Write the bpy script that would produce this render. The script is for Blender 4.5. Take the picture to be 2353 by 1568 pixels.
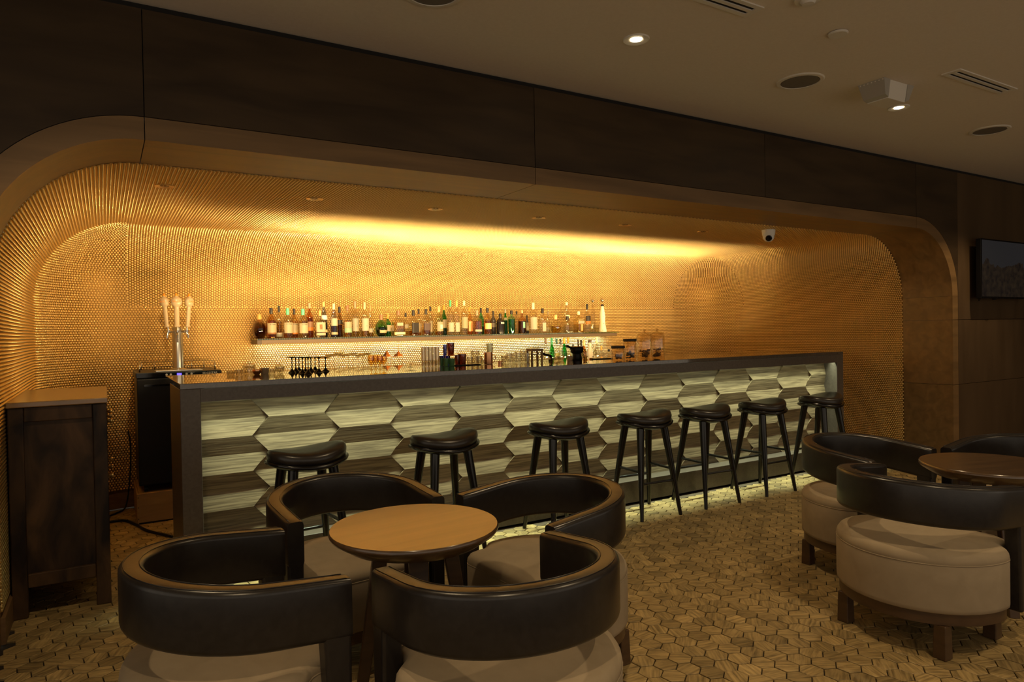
import bpy, bmesh, math, random
import numpy as np
from mathutils import Vector, Matrix
random.seed(7); rng = np.random.default_rng(7)
PI = math.pi
for o in list(bpy.data.objects): bpy.data.objects.remove(o)
SC = bpy.context.scene; COL = SC.collection

# ---------------------------------------------------------------- camera
F_PX, YAW, PITCH, ROLL, CAM_H = 1567.65, .539764, -.0135285, -.0176427, 1.31108
W_PX, H_PX = 2353, 1568
def _basis():
    cy, sy, cp, sp = math.cos(YAW), math.sin(YAW), math.cos(PITCH), math.sin(PITCH)
    f = np.array([sy*cp, cy*cp, sp]); r = np.array([cy, -sy, 0.]); u = np.cross(r, f)
    c, s = math.cos(ROLL), math.sin(ROLL)
    return c*r+s*u, -s*r+c*u, f
R_, U_, D_ = _basis()
EYE = np.array([0, 0, CAM_H])
def ray(px, py): return D_+(px-W_PX/2)/F_PX*R_-(py-H_PX/2)/F_PX*U_
def at_y(px, py, y): v = ray(px, py); return EYE+v*(y/v[1])
def at_z(px, py, z): v = ray(px, py); return EYE+v*((z-CAM_H)/v[2])
def proj(P):
    q = np.asarray(P, float)-EYE; d = q@D_
    return np.stack([W_PX/2+F_PX*(q@R_)/d, H_PX/2-F_PX*(q@U_)/d, d], -1)
cam = bpy.data.cameras.new('camera'); camo = bpy.data.objects.new('camera', cam); COL.objects.link(camo)
cam.sensor_width = 36; cam.lens = F_PX/W_PX*36; cam.clip_start = .05; cam.clip_end = 60
M = Matrix.Identity(4)
for i in range(3): M[i][0], M[i][1], M[i][2], M[i][3] = R_[i], U_[i], -D_[i], EYE[i]
camo.matrix_world = M; SC.camera = camo

# ---------------------------------------------------------------- world, exposure, lights
SC.view_settings.view_transform = 'Standard'; SC.view_settings.look = 'None'
SC.view_settings.gamma = 1; SC.view_settings.use_curve_mapping = False; SC.view_settings.exposure = 0.0
cy = SC.cycles
cy.max_bounces = 10; cy.diffuse_bounces = 5; cy.glossy_bounces = 5; cy.transmission_bounces = 8; cy.transparent_max_bounces = 24
cy.sample_clamp_indirect = 4.0; cy.sample_clamp_direct = 0; cy.caustics_reflective = True; cy.caustics_refractive = False
cy.blur_glossy = 1.2
wd = bpy.data.worlds.new('world'); SC.world = wd; wd.use_nodes = True
bg = wd.node_tree.nodes['Background']; bg.inputs[0].default_value = (1.0, .84, .64, 1); bg.inputs[1].default_value = .60
YBK_ = 6.09; WARM = (1, .68, .30); ROOM = (1, .74, .42); LED = (.84, 1, .70); COOL = (.93, .93, 1)
def spot(name, loc, power, color, angle, blend=.5, radius=.03, aim=None):
    l = bpy.data.lights.new(name, 'SPOT'); l.energy = power; l.color = color; l.spot_size = angle; l.spot_blend = blend; l.shadow_soft_size = radius
    o = bpy.data.objects.new(name, l); COL.objects.link(o); o.location = loc
    if aim is not None: o.rotation_euler = (Vector(aim)-Vector(loc)).to_track_quat('-Z', 'Y').to_euler()
    return o
def area(name, loc, sx, sy, power, color, aim, spread=PI):
    l = bpy.data.lights.new(name, 'AREA'); l.shape = 'RECTANGLE'; l.size = sx; l.size_y = sy; l.energy = power; l.color = color; l.spread = spread
    o = bpy.data.objects.new(name, l); COL.objects.link(o); o.location = loc
    d = Vector(aim).normalized(); z = -d; x = Vector((1, 0, 0)); x = (x-z*x.dot(z)).normalized(); y = z.cross(x)
    m = Matrix((x, y, z)).transposed().to_4x4(); m.translation = loc; o.matrix_world = m
    return o
# deep narrow lamps in the niche ceiling turned to the bottle wall (x, y, power)
NICHE_LAMPS = [(.30, 4.10, 62), (1.10, 4.10, 88), (1.888, 4.10, 92), (2.70, 4.10, 84), (3.50, 4.10, 66), (4.35, 4.10, 44)]
for x, y, p in NICHE_LAMPS: spot('niche_lamp_light', (x, y, 2.112), p*1.7, (1, .74, .40), .80, 1., .025, (x+.05, YBK_, 1.42))
# warm strips under the service edge of the bar (x0, x1, power)
SERVICE_STRIPS = [(.42, .85, 10), (.85, 1.5, 20), (1.5, 2.6, 28), (2.6, 3.7, 26), (3.7, 4.8, 26), (4.8, 5.9, 24)]
for x0, x1, p in SERVICE_STRIPS:
    area('service_strip_light', ((x0+x1)/2, 4.905, 1.045), x1-x0, .02, p*.74, WARM, (0, .80, 1) if x0 > .5 else (-.95, .25, .75), 2.1)
# recessed lamps of the room ceiling (x, y, power)
ROOM_LAMPS = [(2.217, 2.496, 52), (4.387, 2.47, 50), (.05, 2.5, 38), (.05, .3, 62), (2.2, .3, 62), (4.39, .3, 46), (6.6, 2.47, 64)]
for i, (x, y, p) in enumerate(ROOM_LAMPS):
    spot('room_lamp_light', (x, y, 2.675), p, ROOM, 1.9, .7, .03, (x, y, 0))
area('shelf_led_light', (2.96, 6.035, 1.235), 3.70, .012, 9, (.66, .98, 1), (0, .25, -1))
area('bar_led_light', (3.17, 3.972, 1.032), 5.45, .012, 36, LED, (0, -.10, -1), 1.4)

# ---------------------------------------------------------------- materials
def new_mat(name):
    m = bpy.data.materials.new(name); m.use_nodes = True; nt = m.node_tree
    return m, nt, nt.nodes['Principled BSDF']
def P(name, col, rough=.5, metal=0., spec=.5, coat=0., emit=None, es=0.):
    m, nt, b = new_mat(name)
    b.inputs['Base Color'].default_value = (*col, 1); b.inputs['Roughness'].default_value = rough; b.inputs['Metallic'].default_value = metal
    b.inputs['Specular IOR Level'].default_value = spec; b.inputs['Coat Weight'].default_value = coat; b.inputs['Coat Roughness'].default_value = .08
    if emit: b.inputs['Emission Color'].default_value = (*emit, 1); b.inputs['Emission Strength'].default_value = es
    return m
def noise_mat(name, c1, c2, scale=(8, 8, 8), rough=.5, bump=0., detail=5, coords='Object', metal=0., spec=.5, coat=0., rvar=0., objrand=0., lo=.3, hi=.7, coat_r=.08, fine=0.):
    """two colours mixed by stretched noise: wood grain, stone, cloth, leather"""
    m, nt, b = new_mat(name); N = nt.nodes; L = nt.links
    tc = N.new('ShaderNodeTexCoord'); mp = N.new('ShaderNodeMapping'); mp.inputs['Scale'].default_value = scale
    L.new(tc.outputs[coords], mp.inputs['Vector']); src = mp.outputs[0]
    oi = N.new('ShaderNodeObjectInfo')
    ad = N.new('ShaderNodeVectorMath'); ad.operation = 'MULTIPLY_ADD'; ad.inputs[1].default_value = (37, 53, 71)
    L.new(oi.outputs['Random'], ad.inputs[0]); L.new(src, ad.inputs[2]); src = ad.outputs[0]
    nz = N.new('ShaderNodeTexNoise'); nz.inputs['Detail'].default_value = detail; nz.inputs['Scale'].default_value = 1; nz.inputs['Distortion'].default_value = .6
    L.new(src, nz.inputs['Vector'])
    rp = N.new('ShaderNodeValToRGB'); rp.color_ramp.elements[0].position = lo; rp.color_ramp.elements[1].position = hi
    rp.color_ramp.elements[0].color = (*c1, 1); rp.color_ramp.elements[1].color = (*c2, 1)
    L.new(nz.outputs['Fac'], rp.inputs[0]); out = rp.outputs[0]
    if objrand:
        hs = N.new('ShaderNodeHueSaturation'); mr = N.new('ShaderNodeMapRange'); mr.inputs[3].default_value = 1-objrand; mr.inputs[4].default_value = 1+objrand
        L.new(oi.outputs['Random'], mr.inputs[0]); L.new(mr.outputs[0], hs.inputs['Value']); L.new(out, hs.inputs['Color']); out = hs.outputs[0]
    L.new(out, b.inputs['Base Color'])
    b.inputs['Roughness'].default_value = rough; b.inputs['Metallic'].default_value = metal; b.inputs['Specular IOR Level'].default_value = spec
    b.inputs['Coat Weight'].default_value = coat; b.inputs['Coat Roughness'].default_value = coat_r
    if rvar:
        mr = N.new('ShaderNodeMapRange'); mr.inputs[3].default_value = rough-rvar; mr.inputs[4].default_value = rough+rvar
        L.new(nz.outputs['Fac'], mr.inputs[0]); L.new(mr.outputs[0], b.inputs['Roughness'])
    if bump:
        bp = N.new('ShaderNodeBump'); bp.inputs['Strength'].default_value = bump; bp.inputs['Distance'].default_value = .002
        L.new(nz.outputs['Fac'], bp.inputs['Height']); L.new(bp.outputs[0], b.inputs['Normal'])
    return m
def clear(name, tint, gloss=.08, rough=.03):
    """thin clear glass or liquid: tinted see-through plus a mirror share that grows at grazing angles"""
    m = bpy.data.materials.new(name); m.use_nodes = True; nt = m.node_tree; N = nt.nodes; L = nt.links; N.clear()
    o = N.new('ShaderNodeOutputMaterial'); t = N.new('ShaderNodeBsdfTransparent'); g = N.new('ShaderNodeBsdfGlossy'); mx = N.new('ShaderNodeMixShader')
    fr = N.new('ShaderNodeLayerWeight'); fr.inputs[0].default_value = .25
    mr = N.new('ShaderNodeMapRange'); mr.inputs[3].default_value = gloss; mr.inputs[4].default_value = .75
    t.inputs[0].default_value = (*tint, 1); g.inputs['Roughness'].default_value = rough; g.inputs[0].default_value = (.95, .95, .95, 1)
    L.new(fr.outputs['Facing'], mr.inputs[0]); L.new(mr.outputs[0], mx.inputs[0]); L.new(t.outputs[0], mx.inputs[1]); L.new(g.outputs[0], mx.inputs[2]); L.new(mx.outputs[0], o.inputs[0])
    return m
MT = {}
MT['panel'] = noise_mat('dark_veneer', (.030, .017, .008), (.062, .037, .016), (1.6, 3, 9), .45, .05, 6, rvar=.08, spec=.28)
MT['panel_v'] = noise_mat('dark_veneer_vertical', (.072, .043, .021), (.098, .060, .030), (7, 4, 1.4), .48, .05, 6, rvar=.08, spec=.18)
MT['lining'] = noise_mat('arch_veneer', (.14, .078, .028), (.23, .13, .048), (1.2, 14, 14), .42, .05, 6, rvar=.06)
MT['gap'] = P('dark_gap', (.006, .004, .003), .8)
MT['ceiling'] = noise_mat('ceiling_paint', (.74, .66, .56), (.78, .70, .60), (60, 60, 60), .85, .08)
MT['white_metal'] = P('white_metal', (.74, .69, .61), .5)
MT['grey_grille'] = P('grey_grille', (.16, .14, .12), .6)
MT['lens'] = P('ribbed_lens', (.42, .39, .34), .25)
MT['lamp'] = P('lamp_face', (1, .9, .7), .5, emit=(1, .80, .48), es=22)
MT['niche_lamp'] = P('niche_lamp_face', (1, .8, .5), .5, emit=(1, .7, .3), es=6)
MT['led'] = P('led_face', (1, 1, 1), .5, emit=(.8, 1, .66), es=3)
MT['gold'] = P('gold_bead', (.90, .68, .33), .29, 1.0)
MT['gold_back'] = P('bronze_backing', (.16, .085, .02), .45, .8)
MT['stone'] = noise_mat('brown_stone', (.075, .058, .046), (.105, .083, .066), (55, 55, 55), .33, .02, 8, spec=.5)
MT['stone_top'] = noise_mat('polished_stone', (.07, .054, .042), (.10, .08, .062), (55, 55, 55), .07, 0, 8, spec=.6, coat=1, coat_r=.03)
MT['tilewood'] = noise_mat('tile_wood', (.085, .056, .029), (.25, .182, .104), (4, 30, 95), .55, .5, 7, objrand=.2, lo=.32, hi=.66)
MT['leather'] = noise_mat('black_leather', (.014, .011, .0095), (.021, .017, .015), (45, 45, 45), .30, .08, 4, spec=.5)
MT['fabric'] = noise_mat('beige_fabric', (.28, .215, .135), (.325, .252, .162), (14, 14, 14), .8, .35, 6)
MT['base_wood'] = noise_mat('walnut', (.05, .025, .011), (.085, .045, .019), (8, 8, 30), .35, .05)
MT['table_wood'] = noise_mat('table_oak', (.065, .034, .014), (.115, .062, .026), (2.2, 26, 26), .30, .04, 6, coat=1, coat_r=.17)
MT['table_dark'] = noise_mat('table_walnut', (.05, .024, .012), (.08, .04, .018), (2.2, 26, 26), .27, .03, 6, coat=.3, coat_r=.2)
MT['lacquer'] = P('black_lacquer', (.006, .005, .0045), .22, spec=.5)
MT['stool_leather'] = noise_mat('stool_leather', (.018, .014, .012), (.026, .021, .018), (30, 30, 30), .30, .06, 4, spec=.55)
MT['cabinet'] = noise_mat('worn_cabinet', (.010, .006, .005), (.105, .056, .024), (9, 9, 3.2), .45, .25, 8, lo=.35, hi=.75, spec=.25)
MT['cab_top'] = noise_mat('cabinet_top', (.24, .125, .035), (.30, .16, .05), (12, 2, 12), .26, .03, coat=1, coat_r=.16)
MT['brass'] = P('brass', (.75, .5, .2), .3, 1)
MT['copper'] = P('copper', (.85, .42, .2), .25, 1)
MT['chrome'] = P('chrome', (.75, .73, .7), .12, 1)
MT['steel'] = P('brushed_steel', (.55, .53, .5), .28, 1)
MT['black'] = P('black_plastic', (.008, .0075, .008), .35, spec=.22)
MT['black_gloss'] = P('black_gloss', (.004, .004, .005), .08)
MT['ply'] = noise_mat('plywood', (.26, .15, .06), (.38, .235, .10), (3, 20, 20), .6, .05)
MT['ply_dark'] = noise_mat('plywood_edge', (.12, .07, .03), (.18, .11, .05), (3, 20, 20), .6, .05)
MT['skirt'] = noise_mat('skirting_wood', (.15, .08, .033), (.22, .13, .055), (4, 4, 30), .5, .05)
MT['blue_led'] = P('blue_display', (.02, .02, .3), .4, emit=(.06, .04, 1), es=5)
MT['print_white'] = P('white_print', (.7, .7, .7), .5)
MT['print_dark'] = P('dark_print', (.03, .025, .02), .5)
MT['ivory'] = P('ivory_ceramic', (.50, .37, .22), .3)
MT['orange_paint'] = P('orange_paint', (.80, .27, .02), .4)
MT['white_cam'] = P('white_plastic', (.92, .90, .86), .3)
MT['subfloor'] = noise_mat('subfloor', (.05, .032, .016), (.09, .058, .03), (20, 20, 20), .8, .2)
MT['grout'] = P('dark_joint', (.022, .015, .009), .9)
MT['glass'] = clear('clear_glass', (.90, .88, .80), .13)
MT['smoke'] = P('black_glass', (.01, .008, .007), .1)
MT['shelf_glass'] = clear('green_shelf_glass', (.62, .75, .68), .15)

def floor_mat(name):
    m, nt, b = new_mat(name); N = nt.nodes; L = nt.links
    uv = N.new('ShaderNodeUVMap'); uv.uv_map = 'grain'
    oi = N.new('ShaderNodeObjectInfo'); at = N.new('ShaderNodeAttribute'); at.attribute_name = 'tone'
    ad = N.new('ShaderNodeVectorMath'); ad.operation = 'MULTIPLY_ADD'; ad.inputs[1].default_value = (13, 29, 7)
    L.new(oi.outputs['Random'], ad.inputs[0]); L.new(uv.outputs[0], ad.inputs[2])
    mp = N.new('ShaderNodeMapping'); mp.inputs['Scale'].default_value = (9, 95, 1); L.new(ad.outputs[0], mp.inputs[0])
    n1 = N.new('ShaderNodeTexNoise'); n1.inputs['Scale'].default_value = 1; n1.inputs['Detail'].default_value = 6; n1.inputs['Distortion'].default_value = .25; L.new(mp.outputs[0], n1.inputs['Vector'])
    mp2 = N.new('ShaderNodeMapping'); mp2.inputs['Scale'].default_value = (22, 30, 1); L.new(ad.outputs[0], mp2.inputs[0])
    n2 = N.new('ShaderNodeTexNoise'); n2.inputs['Scale'].default_value = 1; n2.inputs['Detail'].default_value = 3; L.new(mp2.outputs[0], n2.inputs['Vector'])
    r1 = N.new('ShaderNodeValToRGB'); e = r1.color_ramp.elements; e[0].position = .22; e[1].position = .62; e[0].color = (.11, .073, .028, 1); e[1].color = (.40, .282, .118, 1)
    L.new(n1.outputs['Fac'], r1.inputs[0])
    r2 = N.new('ShaderNodeValToRGB'); e = r2.color_ramp.elements; e[0].position = .25; e[1].position = .5; e[0].color = (.35, .33, .3, 1); e[1].color = (1, 1, 1, 1)
    L.new(n2.outputs['Fac'], r2.inputs[0])
    mx = N.new('ShaderNodeMix'); mx.data_type = 'RGBA'; mx.blend_type = 'MULTIPLY'; mx.inputs[0].default_value = .4; L.new(r1.outputs[0], mx.inputs[6]); L.new(r2.outputs[0], mx.inputs[7])
    hs = N.new('ShaderNodeHueSaturation'); L.new(mx.outputs[2], hs.inputs['Color']); L.new(at.outputs['Fac'], hs.inputs['Value'])
    L.new(hs.outputs[0], b.inputs['Base Color']); b.inputs['Roughness'].default_value = .5; b.inputs['Specular IOR Level'].default_value = .35
    bp = N.new('ShaderNodeBump'); bp.inputs['Strength'].default_value = .35; bp.inputs['Distance'].default_value = .0015; L.new(n1.outputs['Fac'], bp.inputs['Height']); L.new(bp.outputs[0], b.inputs['Normal'])
    return m
MT['floor'] = floor_mat('floor_tile_wood')
def screen_mat():
    m, nt, b = new_mat('tv_picture'); N = nt.nodes; L = nt.links
    tc = N.new('ShaderNodeTexCoord'); sx = N.new('ShaderNodeSeparateXYZ'); L.new(tc.outputs['Object'], sx.inputs[0])
    nz = N.new('ShaderNodeTexNoise'); nz.inputs['Scale'].default_value = 7; nz.inputs['Detail'].default_value = 6; L.new(tc.outputs['Object'], nz.inputs['Vector'])
    ma = N.new('ShaderNodeMath'); ma.operation = 'MULTIPLY_ADD'; ma.inputs[1].default_value = -.28; L.new(nz.outputs['Fac'], ma.inputs[0]); L.new(sx.outputs['Z'], ma.inputs[2])
    st = N.new('ShaderNodeValToRGB'); st.color_ramp.interpolation = 'CONSTANT'; e = st.color_ramp.elements; e[0].color = (0, 0, 0, 1); e[1].position = .5; e[1].color = (1, 1, 1, 1)
    a2 = N.new('ShaderNodeMath'); a2.operation = 'ADD'; a2.inputs[1].default_value = .60; L.new(ma.outputs[0], a2.inputs[0]); L.new(a2.outputs[0], st.inputs[0])
    n2 = N.new('ShaderNodeTexNoise'); n2.inputs['Scale'].default_value = 22; n2.inputs['Detail'].default_value = 8; L.new(tc.outputs['Object'], n2.inputs['Vector'])
    rk = N.new('ShaderNodeValToRGB'); e = rk.color_ramp.elements; e[0].position = .3; e[1].position = .75; e[0].color = (.010, .007, .006, 1); e[1].color = (.034, .022, .012, 1); L.new(n2.outputs['Fac'], rk.inputs[0])
    mx = N.new('ShaderNodeMix'); mx.data_type = 'RGBA'; L.new(st.outputs[0], mx.inputs[0]); L.new(rk.outputs[0], mx.inputs[6]); mx.inputs[7].default_value = (.026, .024, .024, 1)
    L.new(mx.outputs[2], b.inputs['Emission Color']); b.inputs['Emission Strength'].default_value = .55
    b.inputs['Base Color'].default_value = (.004, .004, .005, 1); b.inputs['Roughness'].default_value = .2; b.inputs['Specular IOR Level'].default_value = .15
    return m
MT['screen'] = screen_mat()

# ---------------------------------------------------------------- mesh helpers
class MB:
    def __init__(s): s.v = []; s.f = []
    def add(s, v, f):
        k = len(s.v); s.v += [tuple(map(float, p)) for p in v]; s.f += [tuple(i+k for i in q) for q in f]; return s
    def box(s, x0, x1, y0, y1, z0, z1, tx=0., ty=0.):
        """box; tx, ty shrink the top"""
        v = [(x0, y0, z0), (x1, y0, z0), (x1, y1, z0), (x0, y1, z0), (x0+tx, y0+ty, z1), (x1-tx, y0+ty, z1), (x1-tx, y1-ty, z1), (x0+tx, y1-ty, z1)]
        return s.add(v, [(3, 2, 1, 0), (4, 5, 6, 7), (0, 1, 5, 4), (1, 2, 6, 5), (2, 3, 7, 6), (3, 0, 4, 7)])
    def prism(s, poly, a0, a1, axis='y'):
        n = len(poly); mk = {'y': lambda p, t: (p[0], t, p[1]), 'z': lambda p, t: (p[0], p[1], t), 'x': lambda p, t: (t, p[0], p[1])}[axis]
        v = [mk(p, a0) for p in poly]+[mk(p, a1) for p in poly]
        f = [tuple(range(n))[::-1], tuple(range(n, 2*n))]+[(i, (i+1) % n, n+(i+1) % n, n+i) for i in range(n)]
        return s.add(v, f)
    def lathe(s, prof, seg=20, c=(0, 0, 0), k=None, sx=1., sy=1., caps=True):
        v = []; f = []; n = len(prof)
        for r, z in prof:
            for j in range(seg):
                a = 2*PI*j/seg; q = r*(k(a) if k else 1)
                v.append((c[0]+q*math.cos(a)*sx, c[1]+q*math.sin(a)*sy, c[2]+z))
        for i in range(n-1):
            for j in range(seg):
                j2 = (j+1) % seg; f.append((i*seg+j, i*seg+j2, (i+1)*seg+j2, (i+1)*seg+j))
        if caps:
            if prof[0][0] > 1e-6: f.append(tuple(range(seg))[::-1])
            if prof[-1][0] > 1e-6: f.append(tuple((n-1)*seg+j for j in range(seg)))
        return s.add(v, f)
    def tube(s, pts, r, seg=8, closed=False):
        pts = [Vector(p) for p in pts]; n = len(pts); v = []; f = []; rr = r if isinstance(r, (list, tuple)) else [r]*n
        up = Vector((0, 0, 1))
        for i, p in enumerate(pts):
            t = (pts[(i+1) % n]-pts[i-1]) if closed else (pts[min(i+1, n-1)]-pts[max(i-1, 0)])
            t.normalize(); u = up if abs(t.z) < .95 else Vector((1, 0, 0))
            a = t.cross(u).normalized(); b = a.cross(t)
            for j in range(seg):
                w = 2*PI*j/seg; v.append(p+(a*math.cos(w)+b*math.sin(w))*rr[i])
        m = n if closed else n-1
        for i in range(m):
            i2 = (i+1) % n
            for j in range(seg):
                j2 = (j+1) % seg; f.append((i*seg+j, i*seg+j2, i2*seg+j2, i2*seg+j))
        if not closed: f += [tuple(range(seg))[::-1], tuple((n-1)*seg+j for j in range(seg))]
        return s.add(v, f)
    def mesh(s, name, mat, smooth=False, auto=None):
        me = bpy.data.meshes.new(name); me.from_pydata(s.v, [], s.f)
        bm = bmesh.new(); bm.from_mesh(me); bmesh.ops.recalc_face_normals(bm, faces=bm.faces); bm.to_mesh(me); bm.free()
        if mat: me.materials.append(MT[mat] if isinstance(mat, str) else mat)
        if smooth or auto:
            me.polygons.foreach_set('use_smooth', [True]*len(me.polygons))
            if auto: me.set_sharp_from_angle(angle=math.radians(auto))
        return me
    def build(s, name, mat, parent=None, loc=(0, 0, 0), smooth=False, auto=None, bevel=0., seg=2):
        o = bpy.data.objects.new(name, s.mesh(name, mat, smooth, auto)); COL.objects.link(o); o.location = loc
        if parent is not None: o.parent = parent
        if bevel:
            m = o.modifiers.new('bevel', 'BEVEL'); m.width = bevel; m.segments = seg; m.limit_method = 'ANGLE'; m.angle_limit = math.radians(40)
        return o
def empty(name, loc=(0, 0, 0), rz=0.):
    o = bpy.data.objects.new(name, None); COL.objects.link(o); o.location = loc; o.rotation_euler = (0, 0, rz); o.empty_display_size = .1; return o
def tag(o, label, cat, group=None, kind=None):
    if label: o['label'] = label
    if cat: o['category'] = cat
    if group: o['group'] = group
    if kind: o['kind'] = kind
    return o
def struct(o): o['kind'] = 'structure'; return o
def copy_tree(o, parent=None):
    c = o.copy(); COL.objects.link(c)
    if parent is not None: c.parent = parent
    for k in list(o.children): copy_tree(k, c)
    return c
def text_mesh(name, body, size, mat, parent, extrude=.0004, bend=None):
    """flat lettering in the local xz plane facing -y, centred on the origin; bend = radius of a round label"""
    cu = bpy.data.curves.new(name, 'FONT'); cu.body = body; cu.size = size; cu.align_x = 'CENTER'; cu.align_y = 'CENTER'; cu.extrude = extrude; cu.resolution_u = 2
    t = bpy.data.objects.new(name, cu); COL.objects.link(t)
    dg = bpy.context.evaluated_depsgraph_get(); me = bpy.data.meshes.new_from_object(t.evaluated_get(dg)); me.name = name
    bpy.data.objects.remove(t); bpy.data.curves.remove(cu)
    for v in me.vertices:
        x, y, z = v.co
        if bend: a = x/bend; v.co = ((bend+z)*math.sin(a), -(bend+z)*math.cos(a), y)
        else: v.co = (x, -z, y)
    me.materials.clear(); me.materials.append(MT[mat])
    o = bpy.data.objects.new(name, me); COL.objects.link(o)
    if parent is not None: o.parent = parent
    return o

# ---------------------------------------------------------------- the room
YW, DS, ZS, ZQ, ZC = 3.2052, .4389, 2.1327, 2.2272, 2.70     # facade plane, lining depth, soffit, band top, ceiling
XA, XB, RA = .166, 5.942, .57                                 # tangent points of the arch and its radius
XJ0, XJ1, ZA = XA-RA, XB+RA, ZS-RA
YJ = YW+DS; YC = YJ+1.876; YBK = YC+RA                        # niche mouth, start of the fillet, gold back wall
BAND = ZQ-ZS
fl = struct(MB().box(-4, 11, -3, 6.6, -.06, -.008).build('floor', 'grout'))
ce = struct(MB().box(-4, 11, -3, YW+.35, ZC, ZC+.08).build('ceiling', 'ceiling'))
struct(MB().box(11.001, 11.1, -3, 6.6, -.06, ZC).build('wall_right_blocker', 'panel_v'))  # unseen wall, added to keep ambient light from the open side off the facade
ce2 = struct(MB().box(-4, 11, YW+.35, 6.6, ZC, ZC+.08).build('trim_1', 'gap'))

# wooden facade: backing plus single boards, each a part
wf = struct(MB().box(-4, XJ0-BAND-.02, YW+.032, YW+.06, 0, ZC).box(XJ1+BAND+.02, 11, YW+.032, YW+.06, 0, ZC).box(XJ0-BAND-.02, XJ1+BAND+.02, YW+.032, YW+.06, ZQ+.01, ZC).build('wall_front', 'gap'))
g = .0018; TOPZ = ZC-.026
def board(x0, x1, z0, z1, m='panel'):
    return MB().box(x0+g, x1-g, YW, YW+.03, z0+g, z1-g).build('panel_board', m, wf, bevel=.001, seg=1)
def arc(cx, cz, r, a0, a1, n=24): return [(cx+r*math.cos(a0+(a1-a0)*i/n), cz+r*math.sin(a0+(a1-a0)*i/n)) for i in range(n+1)]
RO = RA+BAND
for x0, x1 in ((XA, 2.092), (2.092, 4.02), (4.02, XB)): board(x0, x1, ZQ, TOPZ)
MB().prism([(XA-g, TOPZ-g), (-2.4, TOPZ-g), (-2.4, ZA), (XA-RO-g, ZA)]+arc(XA, ZA, RO+g, PI, PI/2)+[(XA-g, ZQ+g)], YW, YW+.03).build('panel_board', 'panel', wf)
board(-2.4, XA-RO, 0, ZA)
MB().prism([(XB+g, TOPZ-g), (XB+g, ZQ+g)]+arc(XB, ZA, RO+g, PI/2, 0)+[(XB+RO+g, ZA)]+[(XB+RO+g, TOPZ-g)], YW, YW+.03).build('panel_board', 'panel', wf)
xr = XB+RO+.004
for z0, z1 in ((0, .765), (.765, 1.349), (1.349, TOPZ)):
    for x0, x1 in ((xr, 7.86), (7.86, 9.3), (9.3, 11)):
        board(x0, x1, z0, z1, 'panel_v')
MB().box(-2.4, 11, YW+.02, YW+.03, TOPZ, ZC).build('shadow_gap', 'gap', wf)
# arch lining: bent and straight boards between the room and the gold niche
al = struct(empty('trim_2'))
def lining(poly, mat='lining'):
    MB().prism(poly, YW-.0005, YJ, 'y').build('lining_board', mat, al, auto=30)
def ring(cx, a0, a1): return arc(cx, ZA, RA, a0, a1)+arc(cx, ZA, RO-.0015, a1, a0)
lining(ring(XA, PI, PI/2+.003)); lining(ring(XB, PI/2-.003, 0))
for x0, x1 in ((XA, 2.092), (2.092, XB)): lining([(x0+g, ZS), (x1-g, ZS), (x1-g, ZQ-.0015), (x0+g, ZQ-.0015)])
for z0, z1 in ((0, .765), (.765, 1.349), (1.349, ZA)):
    lining([(XJ1, z0+g), (XJ1+BAND-.0015, z0+g), (XJ1+BAND-.0015, z1-g), (XJ1, z1-g)]); lining([(XJ0-BAND+.0015, z0+g), (XJ0, z0+g), (XJ0, z1-g), (XJ0-BAND+.0015, z1-g)])

# ---------------------------------------------------------------- gold niche: shell patches, (u, v) -> point, normal into the niche
ARC = RA*PI/2; LW = YC-YJ; LB = XB-XA; ST = 2*LW+2*ARC+LB
def low(s, z):
    s = np.asarray(s, float); z = np.asarray(z, float)
    a1 = np.clip((s-LW)/RA, 0, PI/2); a2 = np.clip((s-LW-ARC-LB)/RA, 0, PI/2)
    l = np.clip(s, 0, LW); b = np.clip(s-LW-ARC, 0, LB); r = np.clip(s-LW-2*ARC-LB, 0, LW)
    first = s <= LW+ARC+LB/2
    x = XA-RA*np.cos(a1)+b+RA*np.sin(a2); y = np.where(first, YJ+l+RA*np.sin(a1), YC+RA*np.cos(a2)-r)
    nx = np.where(first, np.cos(a1), -np.sin(a2)); ny = np.where(first, -np.sin(a1), -np.cos(a2))
    return np.stack([x, y, z], -1), np.stack([nx, ny, np.zeros_like(nx)], -1)
def top(x, t):
    x = np.asarray(x, float); a = np.clip(t/RA, 0, PI/2); l = np.clip(t-ARC, 0, None)
    return np.stack([x, YC+RA*np.cos(a)-l, ZA+RA*np.sin(a)], -1), np.stack([np.zeros_like(a), -np.cos(a), -np.sin(a)], -1)
def cyl(t, y, side):
    a = np.asarray(t)/RA; x = XA-RA*np.cos(a) if side < 0 else XB+RA*np.cos(a)
    return np.stack([x, y, ZA+RA*np.sin(a)], -1), np.stack([-side*np.cos(a), np.zeros_like(a), -np.sin(a)], -1)
def octant(e, b, side):
    dx, dy, dz = np.cos(e)*np.cos(b), np.cos(e)*np.sin(b), np.sin(e)
    c = XA if side < 0 else XB
    return np.stack([c+side*RA*dx, YC+RA*dy, ZA+RA*dz], -1), np.stack([-side*dx, -dy, -dz], -1)
def grid_patch(mb, fn, u, v):
    U, V = np.meshgrid(u, v, indexing='ij'); p, n = fn(U.ravel(), V.ravel()); p = p-n*.001
    nu, nv = len(u), len(v)
    mb.add(p.tolist(), [(i*nv+j, (i+1)*nv+j, (i+1)*nv+j+1, i*nv+j+1) for i in range(nu-1) for j in range(nv-1)])
mb = MB(); q = np.linspace(0, ARC, 13)
sl = np.concatenate([[0], LW+q, LW+ARC+LB+q, [ST]])
grid_patch(mb, low, sl, np.array([0., ZA]))
grid_patch(mb, top, np.array([XA, XB]), np.concatenate([q, [ARC+LW]]))
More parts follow.
